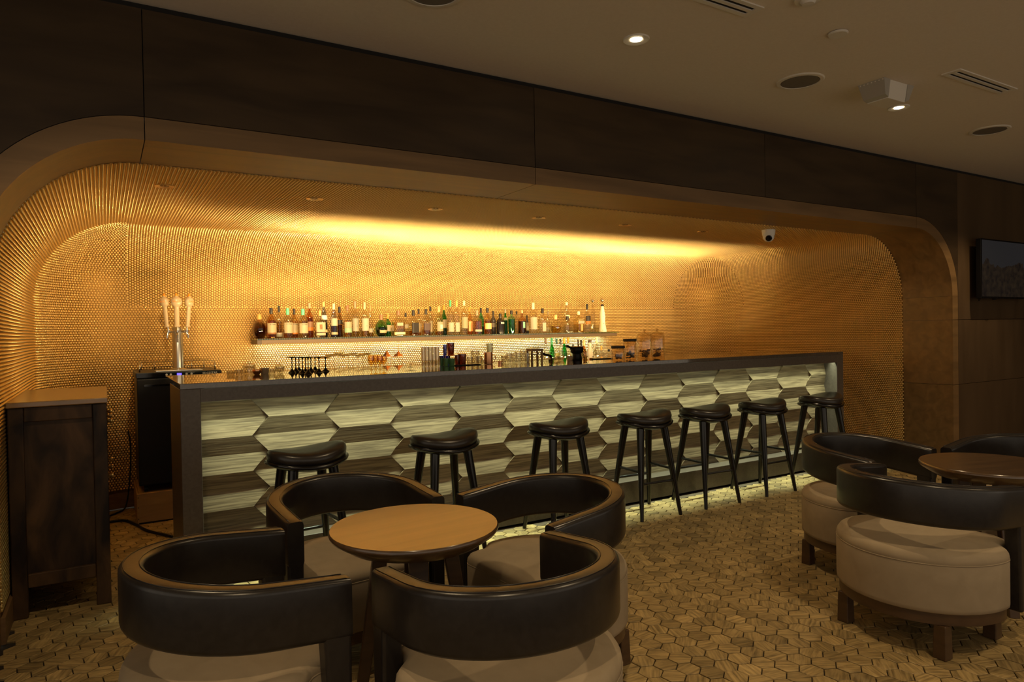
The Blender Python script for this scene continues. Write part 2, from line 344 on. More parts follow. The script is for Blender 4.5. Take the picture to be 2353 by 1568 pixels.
for sd in (-1, 1):
    grid_patch(mb, lambda t, y, sd=sd: cyl(t, y, sd), q, np.array([YJ, YC]))
    grid_patch(mb, lambda e, b, sd=sd: octant(e, b, sd), np.linspace(0, PI/2, 13), np.linspace(0, PI/2, 13))
wb = struct(mb.build('wall_back', 'gold_back', smooth=True))
# skirting round the foot of the gold wall
mb = MB(); pts, nn = low(sl, np.zeros_like(sl)); outp = pts+nn*.016
for i in range(len(sl)-1):
    a, b, c, d = pts[i], pts[i+1], outp[i+1], outp[i]; H = .116
    mb.add([a, b, c, d, a+[0, 0, H], b+[0, 0, H], c+[0, 0, H], d+[0, 0, H]], [(3, 2, 6, 7), (4, 5, 6, 7), (0, 3, 7, 4), (1, 2, 6, 5)])
struct(mb.build('baseboard_back', 'skirt'))

# ---------------------------------------------------------------- bar counter
YB, XL, XR, ZT, BD = 3.9265, .336, 6.003, 1.07, .945
bar = tag(empty('bar_counter', (3.17, YB, 0)), 'long brown stone bar counter with a backlit front of hexagonal wood tiles', 'bar counter')
bo = Vector((3.17, YB, 0))
def bpart(mb, name, mat, bevel=0., **k):
    mb.v = [(x-bo.x, y-bo.y, z) for x, y, z in mb.v]; return mb.build(name, mat, bar, bevel=bevel, **k)
bpart(MB().box(XL, XR, YB, YB+BD, ZT-.03, ZT), 'countertop', 'stone_top', .002, seg=1)
bpart(MB().box(XL+.098, XR-.098, YB, YB+.02, .969, ZT-.0305), 'apron', 'stone')
bpart(MB().box(XL, XL+.098, YB, YB+.62, 0, ZT-.0305), 'end_panel', 'stone', .002, seg=1)
bpart(MB().box(XR-.098, XR, YB, YB+.62, 0, ZT-.0305), 'end_panel', 'stone', .002, seg=1)
bpart(MB().box(XL+.0985, XR-.0985, YB, YB+.17, .012, .175), 'plinth', 'stone', .002, seg=1)
bpart(MB().box(XL+.0985, XR-.0985, YB+.172, YB+.20, 0, ZT-.031), 'backing_board', 'gap')
bpart(MB().box(XL+.0985, XR-.0985, YB+.60, YB+.62, .05, ZT-.031), 'rear_panel', 'gap')
for x0, x1, p in SERVICE_STRIPS: bpart(MB().box(x0+.005, x1-.005, YB+BD+.001, YB+BD+.02, ZT-.030, ZT-.025), 'led_strip', 'led')
bpart(MB().box(XL+.12, XR-.12, YB+.047, YB+.070, ZT-.0355, ZT-.031), 'led_strip', 'led')
RID, VAL, BCK = YB+.116, YB+.136, YB+.171
tile_cache = {}
def hex_tile(cx, zc):
    hw, hs, h = .2475, .158, .0995
    bm = bmesh.new()
    lo = [(-hw, 0), (-hs, -h), (hs, -h), (hw, 0)]; up = [(-hw, 0), (hw, 0), (hs, h), (-hs, h)]
    fv = {}
    def V(p, back=False):
        k = (p, back)
        if k not in fv: fv[k] = bm.verts.new((cx+p[0], BCK if back else (VAL if p[1] == 0 else RID), zc+p[1]))
        return fv[k]
    bm.faces.new([V(p) for p in lo]); bm.faces.new([V(p) for p in up])
    ol = [(-hw, 0), (-hs, -h), (hs, -h), (hw, 0), (hs, h), (-hs, h)]
    for i in range(6): bm.faces.new([V(ol[i]), V(ol[(i+1) % 6]), V(ol[(i+1) % 6], True), V(ol[i], True)])
    for co, no in (((XL+.0985, 0, 0), (-1, 0, 0)), ((XR-.0985, 0, 0), (1, 0, 0)), ((0, 0, .1755), (0, 0, -1)), ((0, 0, 1.03), (0, 0, 1))):
        r = bmesh.ops.bisect_plane(bm, geom=bm.verts[:]+bm.edges[:]+bm.faces[:], plane_co=co, plane_no=no, clear_outer=True)
        ed = [e for e in r['geom_cut'] if isinstance(e, bmesh.types.BMEdge)]
        if ed: bmesh.ops.holes_fill(bm, edges=ed)
    if not bm.faces: bm.free(); return
    bmesh.ops.recalc_face_normals(bm, faces=bm.faces)
    me = bpy.data.meshes.new('hex_tile'); bmesh.ops.translate(bm, verts=bm.verts, vec=(-cx, -YB, -zc)); bm.to_mesh(me); bm.free(); me.materials.append(MT['tilewood'])
    o = bpy.data.objects.new('hex_tile', me); COL.objects.link(o); o.parent = bar; o.location = (cx-bo.x, 0, zc)
for k in range(14):
    for zc in ([1.053, .853, .653, .453, .253] if k % 2 == 0 else [.953, .753, .553, .353, .153]): hex_tile(.55+.4075*k, zc)
# bare strip of subfloor before the plinth
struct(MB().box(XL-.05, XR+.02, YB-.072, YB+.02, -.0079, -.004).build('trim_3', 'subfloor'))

# ---------------------------------------------------------------- bar stools
def seat_mesh():
    mb = MB(); n = 32; rings = []
    prof = [(.93, -.062), (1.0, -.052), (1.02, -.034), (1.0, -.016), (.95, -.005), (.80, .0), (.55, 0), (.28, 0)]
    v = []; f = []
    for r, dz in prof:
        for j in range(n):
            a = 2*PI*j/n; x, y = .205*r*math.cos(a), .162*r*math.sin(a)
            s = .022*(x/.2)**2-.012*(y/.16)**2+.006*x/.2
            v.append((x, y, .712+s*(1 if dz > -.04 else .55)+dz))
    for i in range(len(prof)-1):
        for j in range(n): f.append((i*n+j, i*n+(j+1) % n, (i+1)*n+(j+1) % n, (i+1)*n+j))
    v.append((0, 0, .712)); k = len(v)-1; m = (len(prof)-1)*n
    f += [(m+j, m+(j+1) % n, k) for j in range(n)]; f.append(tuple(range(n))[::-1])
    return mb.add(v, f)
def stool():
    t = empty('bar_stool')
    seat_mesh().build('seat_cushion', 'stool_leather', t, smooth=True)
    mb = MB(); n = 32; v = []; f = []
    for r, z in [(.75, .612), (.93, .622), (1.06, .633), (1.075, .642), (1.05, .650), (.9, .655)]:
        for j in range(n):
            a = 2*PI*j/n; x, y = .205*r*math.cos(a), .162*r*math.sin(a); v.append((x, y, z+.018*(x/.2)**2-.007*(y/.16)**2))
    for i in range(5):
        for j in range(n): f.append((i*n+j, i*n+(j+1) % n, (i+1)*n+(j+1) % n, (i+1)*n+j))
    f += [tuple(range(n))[::-1], tuple(5*n+j for j in range(n))]
    mb.add(v, f).build('seat_frame', 'lacquer', t, auto=50)
    T = {}; Bm = {}
    for sx in (-1, 1):
        for sy in (-1, 1):
            T[sx, sy] = Vector((sx*.105, sy*.085, .63)); Bm[sx, sy] = Vector((sx*.172, sy*.172, 0))
            pts = [Bm[sx, sy].lerp(T[sx, sy], q) for q in (0, .5, 1)]
            MB().tube(pts, [.0125, .021, .0275], 12).build('leg', 'lacquer', t, auto=50)
    at_ = lambda s, z: Bm[s].lerp(T[s], z/.63)
    for a, b, z in (((-1, -1), (1, -1), .245), ((-1, 1), (1, 1), .245), ((-1, -1), (-1, 1), .325), ((1, -1), (1, 1), .325)):
        MB().tube([at_(a, z), at_(b, z)], .0095, 8).build('stretcher', 'lacquer', t, auto=50)
    return t
st0 = stool(); first = True
for x, y, rz, lab in [(.915, 3.66, .10, 'black bar stool nearest the left end of the bar, behind the left lounge chairs'),
                  (1.715, 3.66, .04, 'black bar stool standing second from the left end of the bar'),
                  (2.55, 3.68, 0, 'black bar stool third from the left, behind the lounge chair right of the oak table'),
                  (3.30, 3.69, -.05, 'middle black bar stool, fourth from either end of the row, all legs in view'),
                  (3.895, 3.68, -.03, 'black bar stool third from the right end of the bar'),
                  (4.545, 3.68, 0, 'black bar stool second from the right end of the bar'),
                  (5.30, 3.68, .05, 'black bar stool at the far right end of the bar, half behind a lounge chair')]:
    o = st0 if first else copy_tree(st0); first = False
    o.location = (x, y, 0); o.rotation_euler = (0, 0, rz); tag(o, lab, 'stool', 'bar stools along the counter')

# ---------------------------------------------------------------- lounge chairs
CR, CL = .328, .199
def d_outline(n=28):
    r = .332; pts = [(r*math.cos(a), r*math.sin(a)) for a in np.linspace(PI, 2*PI, n)]
    right = [(.329, .03), (.315, .06), (.290, .085), (.268, .105), (.258, .125)]
    cor = [(.258-.05+.05*math.cos(a), .165+.05*math.sin(a)) for a in np.linspace(0, PI/2, 6)]
    side = right+cor
    return pts+side+[(-x, y) for x, y in side[::-1]]
def stack(prof, ol, cap_center=True):
    mb = MB(); n = len(ol); v = []; f = []
    for s, z in prof: v += [(x*s, (y+.05)*s-.05, z) for x, y in ol]
    for i in range(len(prof)-1):
        for j in range(n): f.append((i*n+j, i*n+(j+1) % n, (i+1)*n+(j+1) % n, (i+1)*n+j))
    f.append(tuple(range(n))[::-1]); m = (len(prof)-1)*n
    v.append((0, -.05, prof[-1][1]+.001)); k = len(v)-1; f += [(m+j, m+(j+1) % n, k) for j in range(n)]
    return mb.add(v, f)
def band_path(r, n=30):
    p = [(-r, CL), (-r, CL-.012), (-r, CL-.06), (-r, CL-.12), (-r, .04)]+[(-r*math.cos(a), -r*math.sin(a)) for a in np.linspace(0, PI, n)]+[(r, .04), (r, CL-.12), (r, CL-.06), (r, CL-.012), (r, CL)]
    return p
def ztop(y): return .693+(.640-.693)*min(max((y+CR)/(CL+CR), 0), 1)
def chair():
    t = empty('lounge_chair'); ol = d_outline()
    stack([(.965, .179), (.995, .186), (1, .20), (1, .30), (1, .366), (.992, .3725), (1, .379), (.992, .393), (.965, .406), (.90, .415), (.75, .421), (.45, .426), (.2, .428)], ol).build('seat_cushion', 'fabric', t, smooth=True)
    MB().tube([(x*.997, (y+.05)*.997-.05, .3725) for x, y in ol], .0022, 6, True).build('piping', 'fabric', t, smooth=True)
    stack([(.93, .134), (.965, .136), (.965, .1785), (.9, .1788)], ol).build('base_frame', 'base_wood', t, auto=40)
    for x, y in ((-.205, -.225), (.205, -.225), (-.215, .135), (.215, .135)):
        MB().box(x-.023, x+.023, y-.023, y+.023, 0.1345, 0, -.003, -.003).build('leg', 'base_wood', t, bevel=.003, seg=1)
    T = .065; HB = .168
    sec = []
    def corner(cx, cz, r, a0): return [(cx+r*math.cos(a0+k*PI/8), cz+r*math.sin(a0+k*PI/8)) for k in range(5)]
    h = T/2; r1 = .016; r2 = .020
    sec = corner(h-r1, -r1, r1, 0)+corner(-h+r1, -r1, r1, PI/2)+corner(-h+r2, -HB+r2, r2, PI)+corner(h-r2, -HB+r2, r2, 3*PI/2)
    path = band_path(CR-h); n = len(path); ns = len(sec); v = []; f = []
    for i, (x, y) in enumerate(path):
        a = path[max(i-1, 0)]; b = path[min(i+1, n-1)]; tx, ty = b[0]-a[0], b[1]-a[1]; l = math.hypot(tx, ty); nx, ny = -ty/l, tx/l
        sq = .90 if i in (0, n-1) else 1.
        for u, z in sec: v.append((x-nx*u*sq, y-ny*u*sq, ztop(y)+(z+HB/2)*(.985 if i in (0, n-1) else 1)-HB/2))
    for i in range(n-1):
        for j in range(ns): f.append((i*ns+j, i*ns+(j+1) % ns, (i+1)*ns+(j+1) % ns, (i+1)*ns+j))
    f += [tuple(range(ns))[::-1], tuple((n-1)*ns+j for j in range(ns))]
    bk = MB().add(v, f).build('backrest', 'leather', t, auto=55)
    for off in (h-.012, -h+.012):
        MB().tube([(x*(1+off/(CR-h)) if y > 0 else x*(1+off/(CR-h)), y if y > 0 else y*(1+off/(CR-h)), ztop(y)+.0002) for x, y in path[1:-1]], .0016, 5).build('seam', 'leather', bk, smooth=True)
    for s in (-1, 1):
        x = s*(CR-h)
        MB().add([(x-.029, CL-.062, .135), (x+.029, CL-.062, .135), (x+.029, CL-.004, .135), (x-.029, CL-.004, .135),
                  (x-.0305, CL-.082, .52), (x+.0305, CL-.082, .52), (x+.0305, CL-.002, .52), (x-.0305, CL-.002, .52)],
                 [(3, 2, 1, 0), (4, 5, 6, 7), (0, 1, 5, 4), (1, 2, 6, 5), (2, 3, 7, 6), (3, 0, 4, 7)]).build('arm_post', 'leather', t, bevel=.010, seg=3)
    return t
c0 = chair(); first = True
CH = [(.347, 2.141, -1.489, 'beige and black lounge chair at front left, its open side facing the oak table'),
      (.974, 1.691, .04, 'front middle beige and black lounge chair, its curved back hiding the lower oak table'),
      (1.479, 2.261, 1.662, 'beige and black lounge chair on the right side of the oak table'),
      (.855, 2.732, 3.237, 'beige and black lounge chair between the oak table and the left bar stool'),
      (3.026, 1.627, -1.583, 'beige and black lounge chair at lower right, nearest to the viewer on that side'),
      (3.532, 2.175, 3.178, 'beige and black lounge chair behind the lower right one, nearest the end stool'),
      (4.13, 1.68, 1.6, 'beige and black lounge chair at the right edge, across the right table')]
for x, y, rz, lab in CH:
    o = c0 if first else copy_tree(c0); first = False
    o.location = (x, y, 0); o.rotation_euler = (0, 0, rz); tag(o, lab, 'chair', 'lounge chairs around the low tables')

# ---------------------------------------------------------------- round tables
def table():
    t = empty('round_table')
    MB().lathe([(0, .588), (.215, .588), (.232, .592), (.284, .626), (.2905, .636), (.290, .644), (.2865, .6485), (0, .6485)][::-1], 56, caps=False).build('tabletop', 'table_wood', t, auto=35)
    for k in range(4):
        a = PI/4+k*PI/2+.35; c, s = math.cos(a), math.sin(a)
        v = []
        for r, w, z in ((.205, .017, 0), (.115, .026, .5875)):
            for du, dv in ((-1, -1), (1, -1), (1, 1), (-1, 1)): v.append((c*(r+du*w)-s*dv*w*1.25, s*(r+du*w)+c*dv*w*1.25, z))
        MB().add(v, [(3, 2, 1, 0), (4, 5, 6, 7), (0, 1, 5, 4), (1, 2, 6, 5), (2, 3, 7, 6), (3, 0, 4, 7)]).build('leg', 'base_wood', t, bevel=.003, seg=1)
    return t
t0 = table(); t0.location = (.912, 2.200, 0); t0.rotation_euler = (0, 0, .12)
tag(t0, 'round oak table glowing gold between the four left lounge chairs', 'table', 'low round tables')
t1 = copy_tree(t0); t1.location = (3.585, 1.607, 0); t1.rotation_euler = (0, 0, -.3)
tag(t1, 'round dark brown table at the right edge between three lounge chairs', 'table', 'low round tables')

# ---------------------------------------------------------------- sideboard at the left
sb = tag(empty('sideboard', (-.2, 4.4, 0)), 'old dark worn wooden sideboard standing end-on by the left edge', 'sideboard')
def sp(mb, name, mat, bevel=.004, parent=None, **k):
    mb.v = [(x+.2, y-4.4, z) for x, y, z in mb.v]; return mb.build(name, mat, parent or sb, bevel=bevel, **k)
X0, X1, Y0, Y1 = -.392, .008, 3.925, 4.88
sp(MB().box(X0-.004, X1+.004, Y0-.01, Y1+.01, .995, 1.021), 'top_board', 'cab_top')
sp(MB().box(X0+.06, X1-.06, Y0+.022, Y0+.034, .155, .94), 'end_board', 'cabinet', 0)
for x0, x1, tx in ((X0, X0+.062, -.008), (X1-.062, X1, -.004)):
    for y0, y1 in ((Y0, Y0+.06), (Y1-.06, Y1)):
        sp(MB().box(x0, x1, y0, y1, 0, .9945), 'leg', 'cabinet', .005)
for y0, y1 in ((Y0+.004, Y0+.05), (Y1-.05, Y1-.004)):
    sp(MB().box(X0+.0625, X1-.0625, y0, y1, .925, .9945), 'rail', 'cabinet'); sp(MB().box(X0+.0625, X1-.0625, y0, y1, .14, .205), 'rail', 'cabinet')
sp(MB().box(X0+.004, X0+.02, Y0+.0605, Y1-.0605, .14, .9945), 'rear_board', 'cabinet', 0)
sp(MB().box(X0+.02, X1-.01, Y0+.0605, Y1-.0605, .14, .16), 'bottom_board', 'cabinet', 0)
for i in range(3):
    y0 = Y0+.066+i*.276
    for z0, z1 in ((.78, .98), (.18, .77)):
        d = sp(MB().box(X1-.022, X1-.002, y0, y0+.268, z0, z1), 'drawer' if z1 > .9 else 'door', 'cabinet', .003)
        kz = .885 if z1 > .9 else .60
        kb = MB().lathe([(.0, -.006), (.010, -.006), (.006, .010), (.014, .020), (.012, .027), (0, .029)], 12, caps=False)
        kb.v = [(X1-.002+z, y0+.134+x, kz+y) for x, y, z in kb.v]; sp(kb, 'knob', 'brass', 0, d, smooth=True)

# ---------------------------------------------------------------- beer cooler on its plywood box, draft tower, rail
FX0, FX1, FY0, FY1 = .190, .752, 5.47, 6.03
bx = tag(empty('plywood_box', (.47, 5.75, 0)), 'low plywood box under the black beer cooler', 'box')
def xp(root, ox, oy, mb, name, mat, bevel=.002, parent=None, **k):
    mb.v = [(x-ox, y-oy, z) for x, y, z in mb.v]; return mb.build(name, mat, parent or root, bevel=bevel, **k)
PH = .215
xp(bx, .47, 5.75, MB().box(.178, .764, 5.455, 5.47, .012, PH), 'front_board', 'ply')
xp(bx, .47, 5.75, MB().box(.178, .19, 5.4705, 6.05, 0, PH), 'side_board', 'ply'); xp(bx, .47, 5.75, MB().box(.752, .764, 5.4705, 6.05, 0, PH), 'side_board', 'ply')
xp(bx, .47, 5.75, MB().box(.1905, .7515, 5.4705, 6.05, PH-.014, PH), 'lid_board', 'ply')
for x in (.186, .75):
    for z in (.04, .12, .19):
        s = MB().lathe([(0, -.0015), (.004, -.0015), (.004, .0005), (0, .0005)], 8, caps=False); s.v = [(x2+x, 5.4548+z2, y2+z) for x2, y2, z2 in s.v]; xp(bx, .47, 5.75, s, 'screw', 'print_dark', 0)
kg = tag(empty('beer_cooler', (.47, 5.75, 0)), 'black beer cooler with a steel draft column and three pale tap handles', 'cooler')
KT = 1.066
kp = lambda mb, n, m, b=.004, p=None, **k: xp(kg, .47, 5.75, mb, n, m, b, p, **k)
for x in (.24, .70):
    for y in (5.53, 5.97): kp(MB().tube([(x-.012, y, PH+.02), (x+.012, y, PH+.02)], .0195, 12), 'caster', 'black', 0, auto=40)
kp(MB().box(FX0+.008, FX1-.008, FY0+.05, FY1-.01, PH+.042, KT-.038), 'body', 'black')
dr = kp(MB().box(FX0+.006, FX1-.006, FY0+.008, FY0+.048, PH+.055, KT-.046), 'door', 'black')
kp(MB().box(FX0+.05, FX1-.05, FY0+.003, FY0+.008, KT-.10, KT-.085), 'door_grip', 'black_gloss', .001, dr)
kp(MB().box(FX0, FX1, FY0, FY1, KT-.036, KT), 'top_deck', 'black')
st = kp(MB().box(FX0+.004, FX1-.004, FY0-.0012, FY0-.0002, KT-.034, KT-.004), 'control_strip', 'black_gloss', 0)
kp(MB().box(.452, .482, FY0-.0026, FY0-.0013, KT-.027, KT-.011), 'display', 'blue_led', 0, st)
for x in (.385, .412, .515, .548):
    s = MB().lathe([(.0055, 0), (.0078, 0), (.0078, .0012), (.0055, .0012)], 14); s.v = [(x+a, FY0-.0014-c, KT-.019+b) for a, b, c in s.v]; kp(s, 'button', 'print_white', 0, st)
lt = text_mesh('lettering', 'EDGESTAR', .021, 'print_white', st); lt.location = (.672-.47, FY0-.0016-5.75, KT-.019)
kp(MB().box(.32, .63, FY0+.06, FY0+.22, KT+.0002, KT+.008), 'drip_tray', 'steel', .002)
# draft tower: column, three taps with pale handles
tw = Vector((.487-.47, FY0+.30-5.75, KT))
MB().lathe([(.062, 0), (.062, .006), (.042, .012), (.038, .016), (.038, .318), (.034, .326), (0, .328)], 28).build('column', 'steel', kg, tuple(tw), auto=40)
for i, an in enumerate((-.95, -.10, .80)):
    fa = empty('tap', tuple(tw+Vector((0, 0, .293)))); fa.parent = kg; fa.rotation_euler = (0, 0, an)
    MB().tube([(0, -.036, 0), (0, -.075, 0)], .011, 10).lathe([(.016, 0), (.016, .014)], 12, (0, -.082, -.007)).build('faucet', 'chrome', fa, auto=40)
    MB().tube([(0, -.082, -.006), (0, -.093, -.03), (0, -.096, -.052)], [.010, .009, .008], 10).build('spout', 'chrome', fa, auto=40)
    MB().tube([(0, -.082, .006), (0, -.086, .036)], .006, 8).build('lever', 'chrome', fa, auto=40)
    hl = MB().lathe([(.0, .034), (.020, .034), (.021, .040), (.0155, .052), (.0175, .09), (.0185, .15), (.0165, .178), (.022, .190), (.034, .200), (.0385, .222), (.034, .243), (.022, .254), (.014, .258), (.011, .263), (.0, .276)], 22, (0, 0, 0), sy=.72, caps=False)
    ho = hl.build('handle', 'ivory', fa, (0, -.088, 0), smooth=True); ho.rotation_euler = (.10, 0, 0)
    MB().lathe([(.0, .256), (.012, .258), (.010, .268), (.006, .280), (0, .288)], 14, caps=False).build('finial', 'orange_paint', fa, (0, -.110, 0), smooth=True)
    tx = text_mesh('lettering', 'GALLO', .020, 'orange_paint', fa, bend=.045); tx.location = (0, -.088-.022+.0165, .222)
# chrome rail round the cooler top
rl = kg
a0, a1, b0, b1 = FX0+.03, FX1-.03, FY0+.12, FY1-.03
for z in (.022, .062):
    pts = [(a0, b0, z), (a0, b1-.03, z), (a0+.03, b1, z), (a1-.03, b1, z), (a1, b1-.03, z), (a1, b0, z)]
    MB().tube([(x-.47, y-5.75, q+KT) for x, y, q in pts], .0035, 8).build('rail', 'chrome', rl, smooth=True)
for x, y in ((a0, b0), (a1, b0), (a0+.12, b1), (a1-.12, b1), (a0+.03, b1), (a1-.03, b1)):
    MB().tube([(x-.47, y-5.75, KT), (x-.47, y-5.75, KT+.064)], .005 if y == b0 else .003, 8).build('rail_post', 'chrome', rl, smooth=True)
# cords
def cord(label, pts, r=.006):
    p = [Vector(q) for q in pts]; out = []
    for i in range(len(p)-1):
        a, b, c, d = p[max(i-1, 0)], p[i], p[i+1], p[min(i+2, len(p)-1)]
        for k in range(6):
            u = k/6; out.append(.5*((2*b)+(-a+c)*u+(2*a-5*b+4*c-d)*u*u+(-a+3*b-3*c+d)*u**3))
    out.append(p[-1]); tag(MB().tube(out, r, 6).build('power_cord', 'black', None, smooth=True), label, 'cord')
cord('black power cord hanging down the gold wall left of the cooler', [(.15, 6.045, .60), (.165, 6.05, .45), (.15, 6.035, .2), (.12, 5.98, .03), (.06, 5.9, .007), (-.02, 5.8, .007)])
cord('thick black cord lying on the floor before the plywood box', [(-.03, 5.62, .009), (.09, 5.62, .010), (.17, 5.43, .010), (.23, 5.22, .010), (.36, 4.97, .010)], .009)

# ---------------------------------------------------------------- wall shelf, back counter
SX0, SX1, SY0, SZ = 1.075, 4.84, 5.835, 1.290
sh = tag(empty('wall_shelf', (2.96, 5.96, SZ)), 'long lit glass and brass wall shelf holding the bottle row', 'shelf')
hp = lambda mb, n, m, b=0., **k: (setattr(mb, 'v', [(x-2.96, y-5.96, z-SZ) for x, y, z in mb.v]), mb.build(n, m, sh, bevel=b, **k))[1]
MT['shelf_rail'] = P('shelf_bronze', (.10, .06, .03), .42, .3)
MT['shelf_end'] = P('shelf_end', (.05, .03, .015), .4, .3)
hp(MB().box(SX0, SX1+.02, SY0-.012, 6.085, SZ-.010, SZ), 'glass_top', 'shelf_glass')
hp(MB().box(SX0+.034, SX1, SY0, SY0+.02, SZ-.042, SZ-.0105), 'front_rail', 'shelf_rail', .001)
hp(MB().box(SX0, SX0+.033, SY0-.003, 6.085, SZ-.046, SZ-.0105), 'end_bracket', 'shelf_end', .001)
hp(MB().box(SX1-.02, SX1, SY0+.0205, 6.085, SZ-.042, SZ-.0105), 'end_bracket', 'shelf_end', .001)
hp(MB().box(SX0+.035, SX1-.0205, SY0+.0205, 6.02, SZ-.036, SZ-.020), 'shelf_board', 'shelf_end')
hp(MB().box(SX0+.04, SX1-.02, 6.028, 6.044, SZ-.042, SZ-.037), 'led_strip', 'led')
bc = tag(empty('back_counter', (3.0, 5.76, 0)), 'low back counter behind the bar below the bottle shelf', 'counter')
cp = lambda mb, n, m: (setattr(mb, 'v', [(x-3, y-5.76, z) for x, y, z in mb.v]), mb.build(n, m, bc))[1]
cp(MB().box(.85, 5.45, 5.46, 6.06, .88, .92), 'worktop', 'steel'); cp(MB().box(.87, 5.43, 5.50, 6.06, 0, .8795), 'cabinet_body', 'black')

# ---------------------------------------------------------------- bottles
_mc = {}
def cl(*c):
    k = ('c',)+c
    if k not in _mc: _mc[k] = clear('tinted_glass', c, .06)
    return _mc[k]
def op(*c, r=.45):
    k = ('o', r)+c
    if k not in _mc: _mc[k] = P('coloured_paper', c, r)
    return _mc[k]
CLEAR = (.95, .93, .86); AMB = (.78, .46, .12); GOLDL = (.86, .62, .16); PALE = (.93, .80, .48); DKAMB = (.46, .20, .04); GRN = (.10, .62, .16); TEAL = (.05, .62, .42); BLK = (.012, .010, .010)
CREAM = (.32, .26, .155); WHITE = (.36, .32, .23); ORG = (.40, .13, .015); DK = (.02, .015, .012); BRN = (.22, .11, .05); GCAP = (.10, .50, .26)
SHAPES = {  # (radius share, height share) of the glass; z of shoulder
 'std': [(.86, 0), (.98, .012), (1, .03), (1, .50), (.97, .56), (.82, .64), (.50, .72), (.34, .77), (.30, .82), (.30, .93)],
 'round': [(.86, 0), (.98, .012), (1, .03), (1, .56), (.96, .62), (.80, .68), (.45, .74), (.32, .78), (.30, .82), (.30, .93)],
 'tall': [(.88, 0), (.98, .010), (1, .03), (1, .58), (.95, .64), (.70, .71), (.38, .77), (.28, .82), (.27, .93)],
 'slim': [(.88, 0), (.98, .010), (1, .03), (.98, .50), (.9, .60), (.62, .70), (.42, .78), (.36, .84), (.34, .93)],
 'squat': [(.86, 0), (.98, .015), (1, .04), (1, .56), (.95, .62), (.62, .68), (.30, .71), (.26, .76), (.26, .93)],
 'flare': [(.74, 0), (.80, .012), (.84, .04), (1, .62), (.97, .68), (.70, .73), (.34, .76), (.30, .80), (.30, .93)],
 'ball': [(.45, 0), (.60, .02), (.84, .13), (.97, .26), (1, .36), (.95, .48), (.80, .59), (.55, .68), (.32, .735), (.27, .78), (.27, .93)],
 'jug': [(.45, 0), (.55, .015), (.86, .16), (1, .34), (.98, .46), (.86, .60), (.60, .71), (.40, .75), (.30, .80), (.26, .88), (.32, .95)],
 'hour': [(.98, 0), (1, .02), (.86, .12), (.68, .26), (.60, .33), (.66, .42), (.72, .50), (.62, .62), (.46, .72), (.36, .80), (.30, .87)],
 'milk': [(.95, 0), (1, .02), (1, .42), (.92, .52), (.62, .68), (.45, .78), (.42, .92)],
}
def profile(shape, r, h):
    return [(a*r, b*h) for a, b in SHAPES[shape]]
def rad_at(pr, z):
    for (r0, z0), (r1, z1) in zip(pr, pr[1:]):
        if z0 <= z <= z1: return r0+(r1-r0)*(z-z0)/max(z1-z0, 1e-9)
    return pr[-1][0]
sq = lambda a: 1/((abs(math.cos(a))**7+abs(math.sin(a))**7)**(1/7))*.93
def bottle(loc, r, h, shape, glass, liquid, fill, cap, capz, labels, label, group, square=False, texts=(), rz=0., opaque=False, ball=None, capr=1.):
    pr = profile(shape, r, h); k = sq if square else None; seg = 28 if square else 20
    o = MB().lathe(pr, seg, k=k).build('bottle', op(*glass, r=.15) if opaque else cl(*glass), None, auto=50)
    o.location = loc; o.rotation_euler = (0, 0, rz); tag(o, label, 'bottle', group)
    if liquid and fill > 0:
        zf = fill*h; lp = [(max(a*.93, .001), max(b, .004)) for a, b in pr if b < zf]+[(rad_at(pr, zf)*.93, zf)]
        MB().lathe(lp, seg, k=k).build('liquid', cl(*liquid), o, auto=50)
    if cap:
        rc = rad_at(pr, .9*h)*1.16*capr
        MB().lathe([(rc*.9, capz*h), (rc, capz*h+.003), (rc, h-.003), (rc*.92, h), (0, h)], 14).build('cap', op(*cap), o, auto=50)
    if ball:
        MB().lathe([(ball*math.sin(t), h-ball*math.cos(t)) for t in np.linspace(.05, PI, 12)], 16, caps=False).build('stopper', 'chrome', o, smooth=True)
    for z0, z1, wa, col in labels:
        n = 14; a = np.linspace(-wa, wa, n+1); v = []; f = []
        zz = [z0*h, (z0*.5+z1*.5)*h, z1*h]
        for z in zz:
            q = rad_at(pr, z)
            for t in a:
                th = -PI/2+t; w = (q+.0008)*(k(th) if k else 1); v.append((w*math.cos(th), w*math.sin(th), z))
        m = n+1
        f = [(i*m+j, i*m+j+1, (i+1)*m+j+1, (i+1)*m+j) for i in range(2) for j in range(n)]
        MB().add(v, f).build('label', op(*col), o, smooth=True)
    for body, size, z, col in texts:
        q = rad_at(pr, z*h)*(.93 if square else 1)
        t = text_mesh('lettering', body, size, 'print_dark' if col == 'd' else 'print_white', o, bend=None if square else q+.0012)
        t.location = (0, -(q+.0014) if square else 0, z*h)
    return o
W1 = 1.15
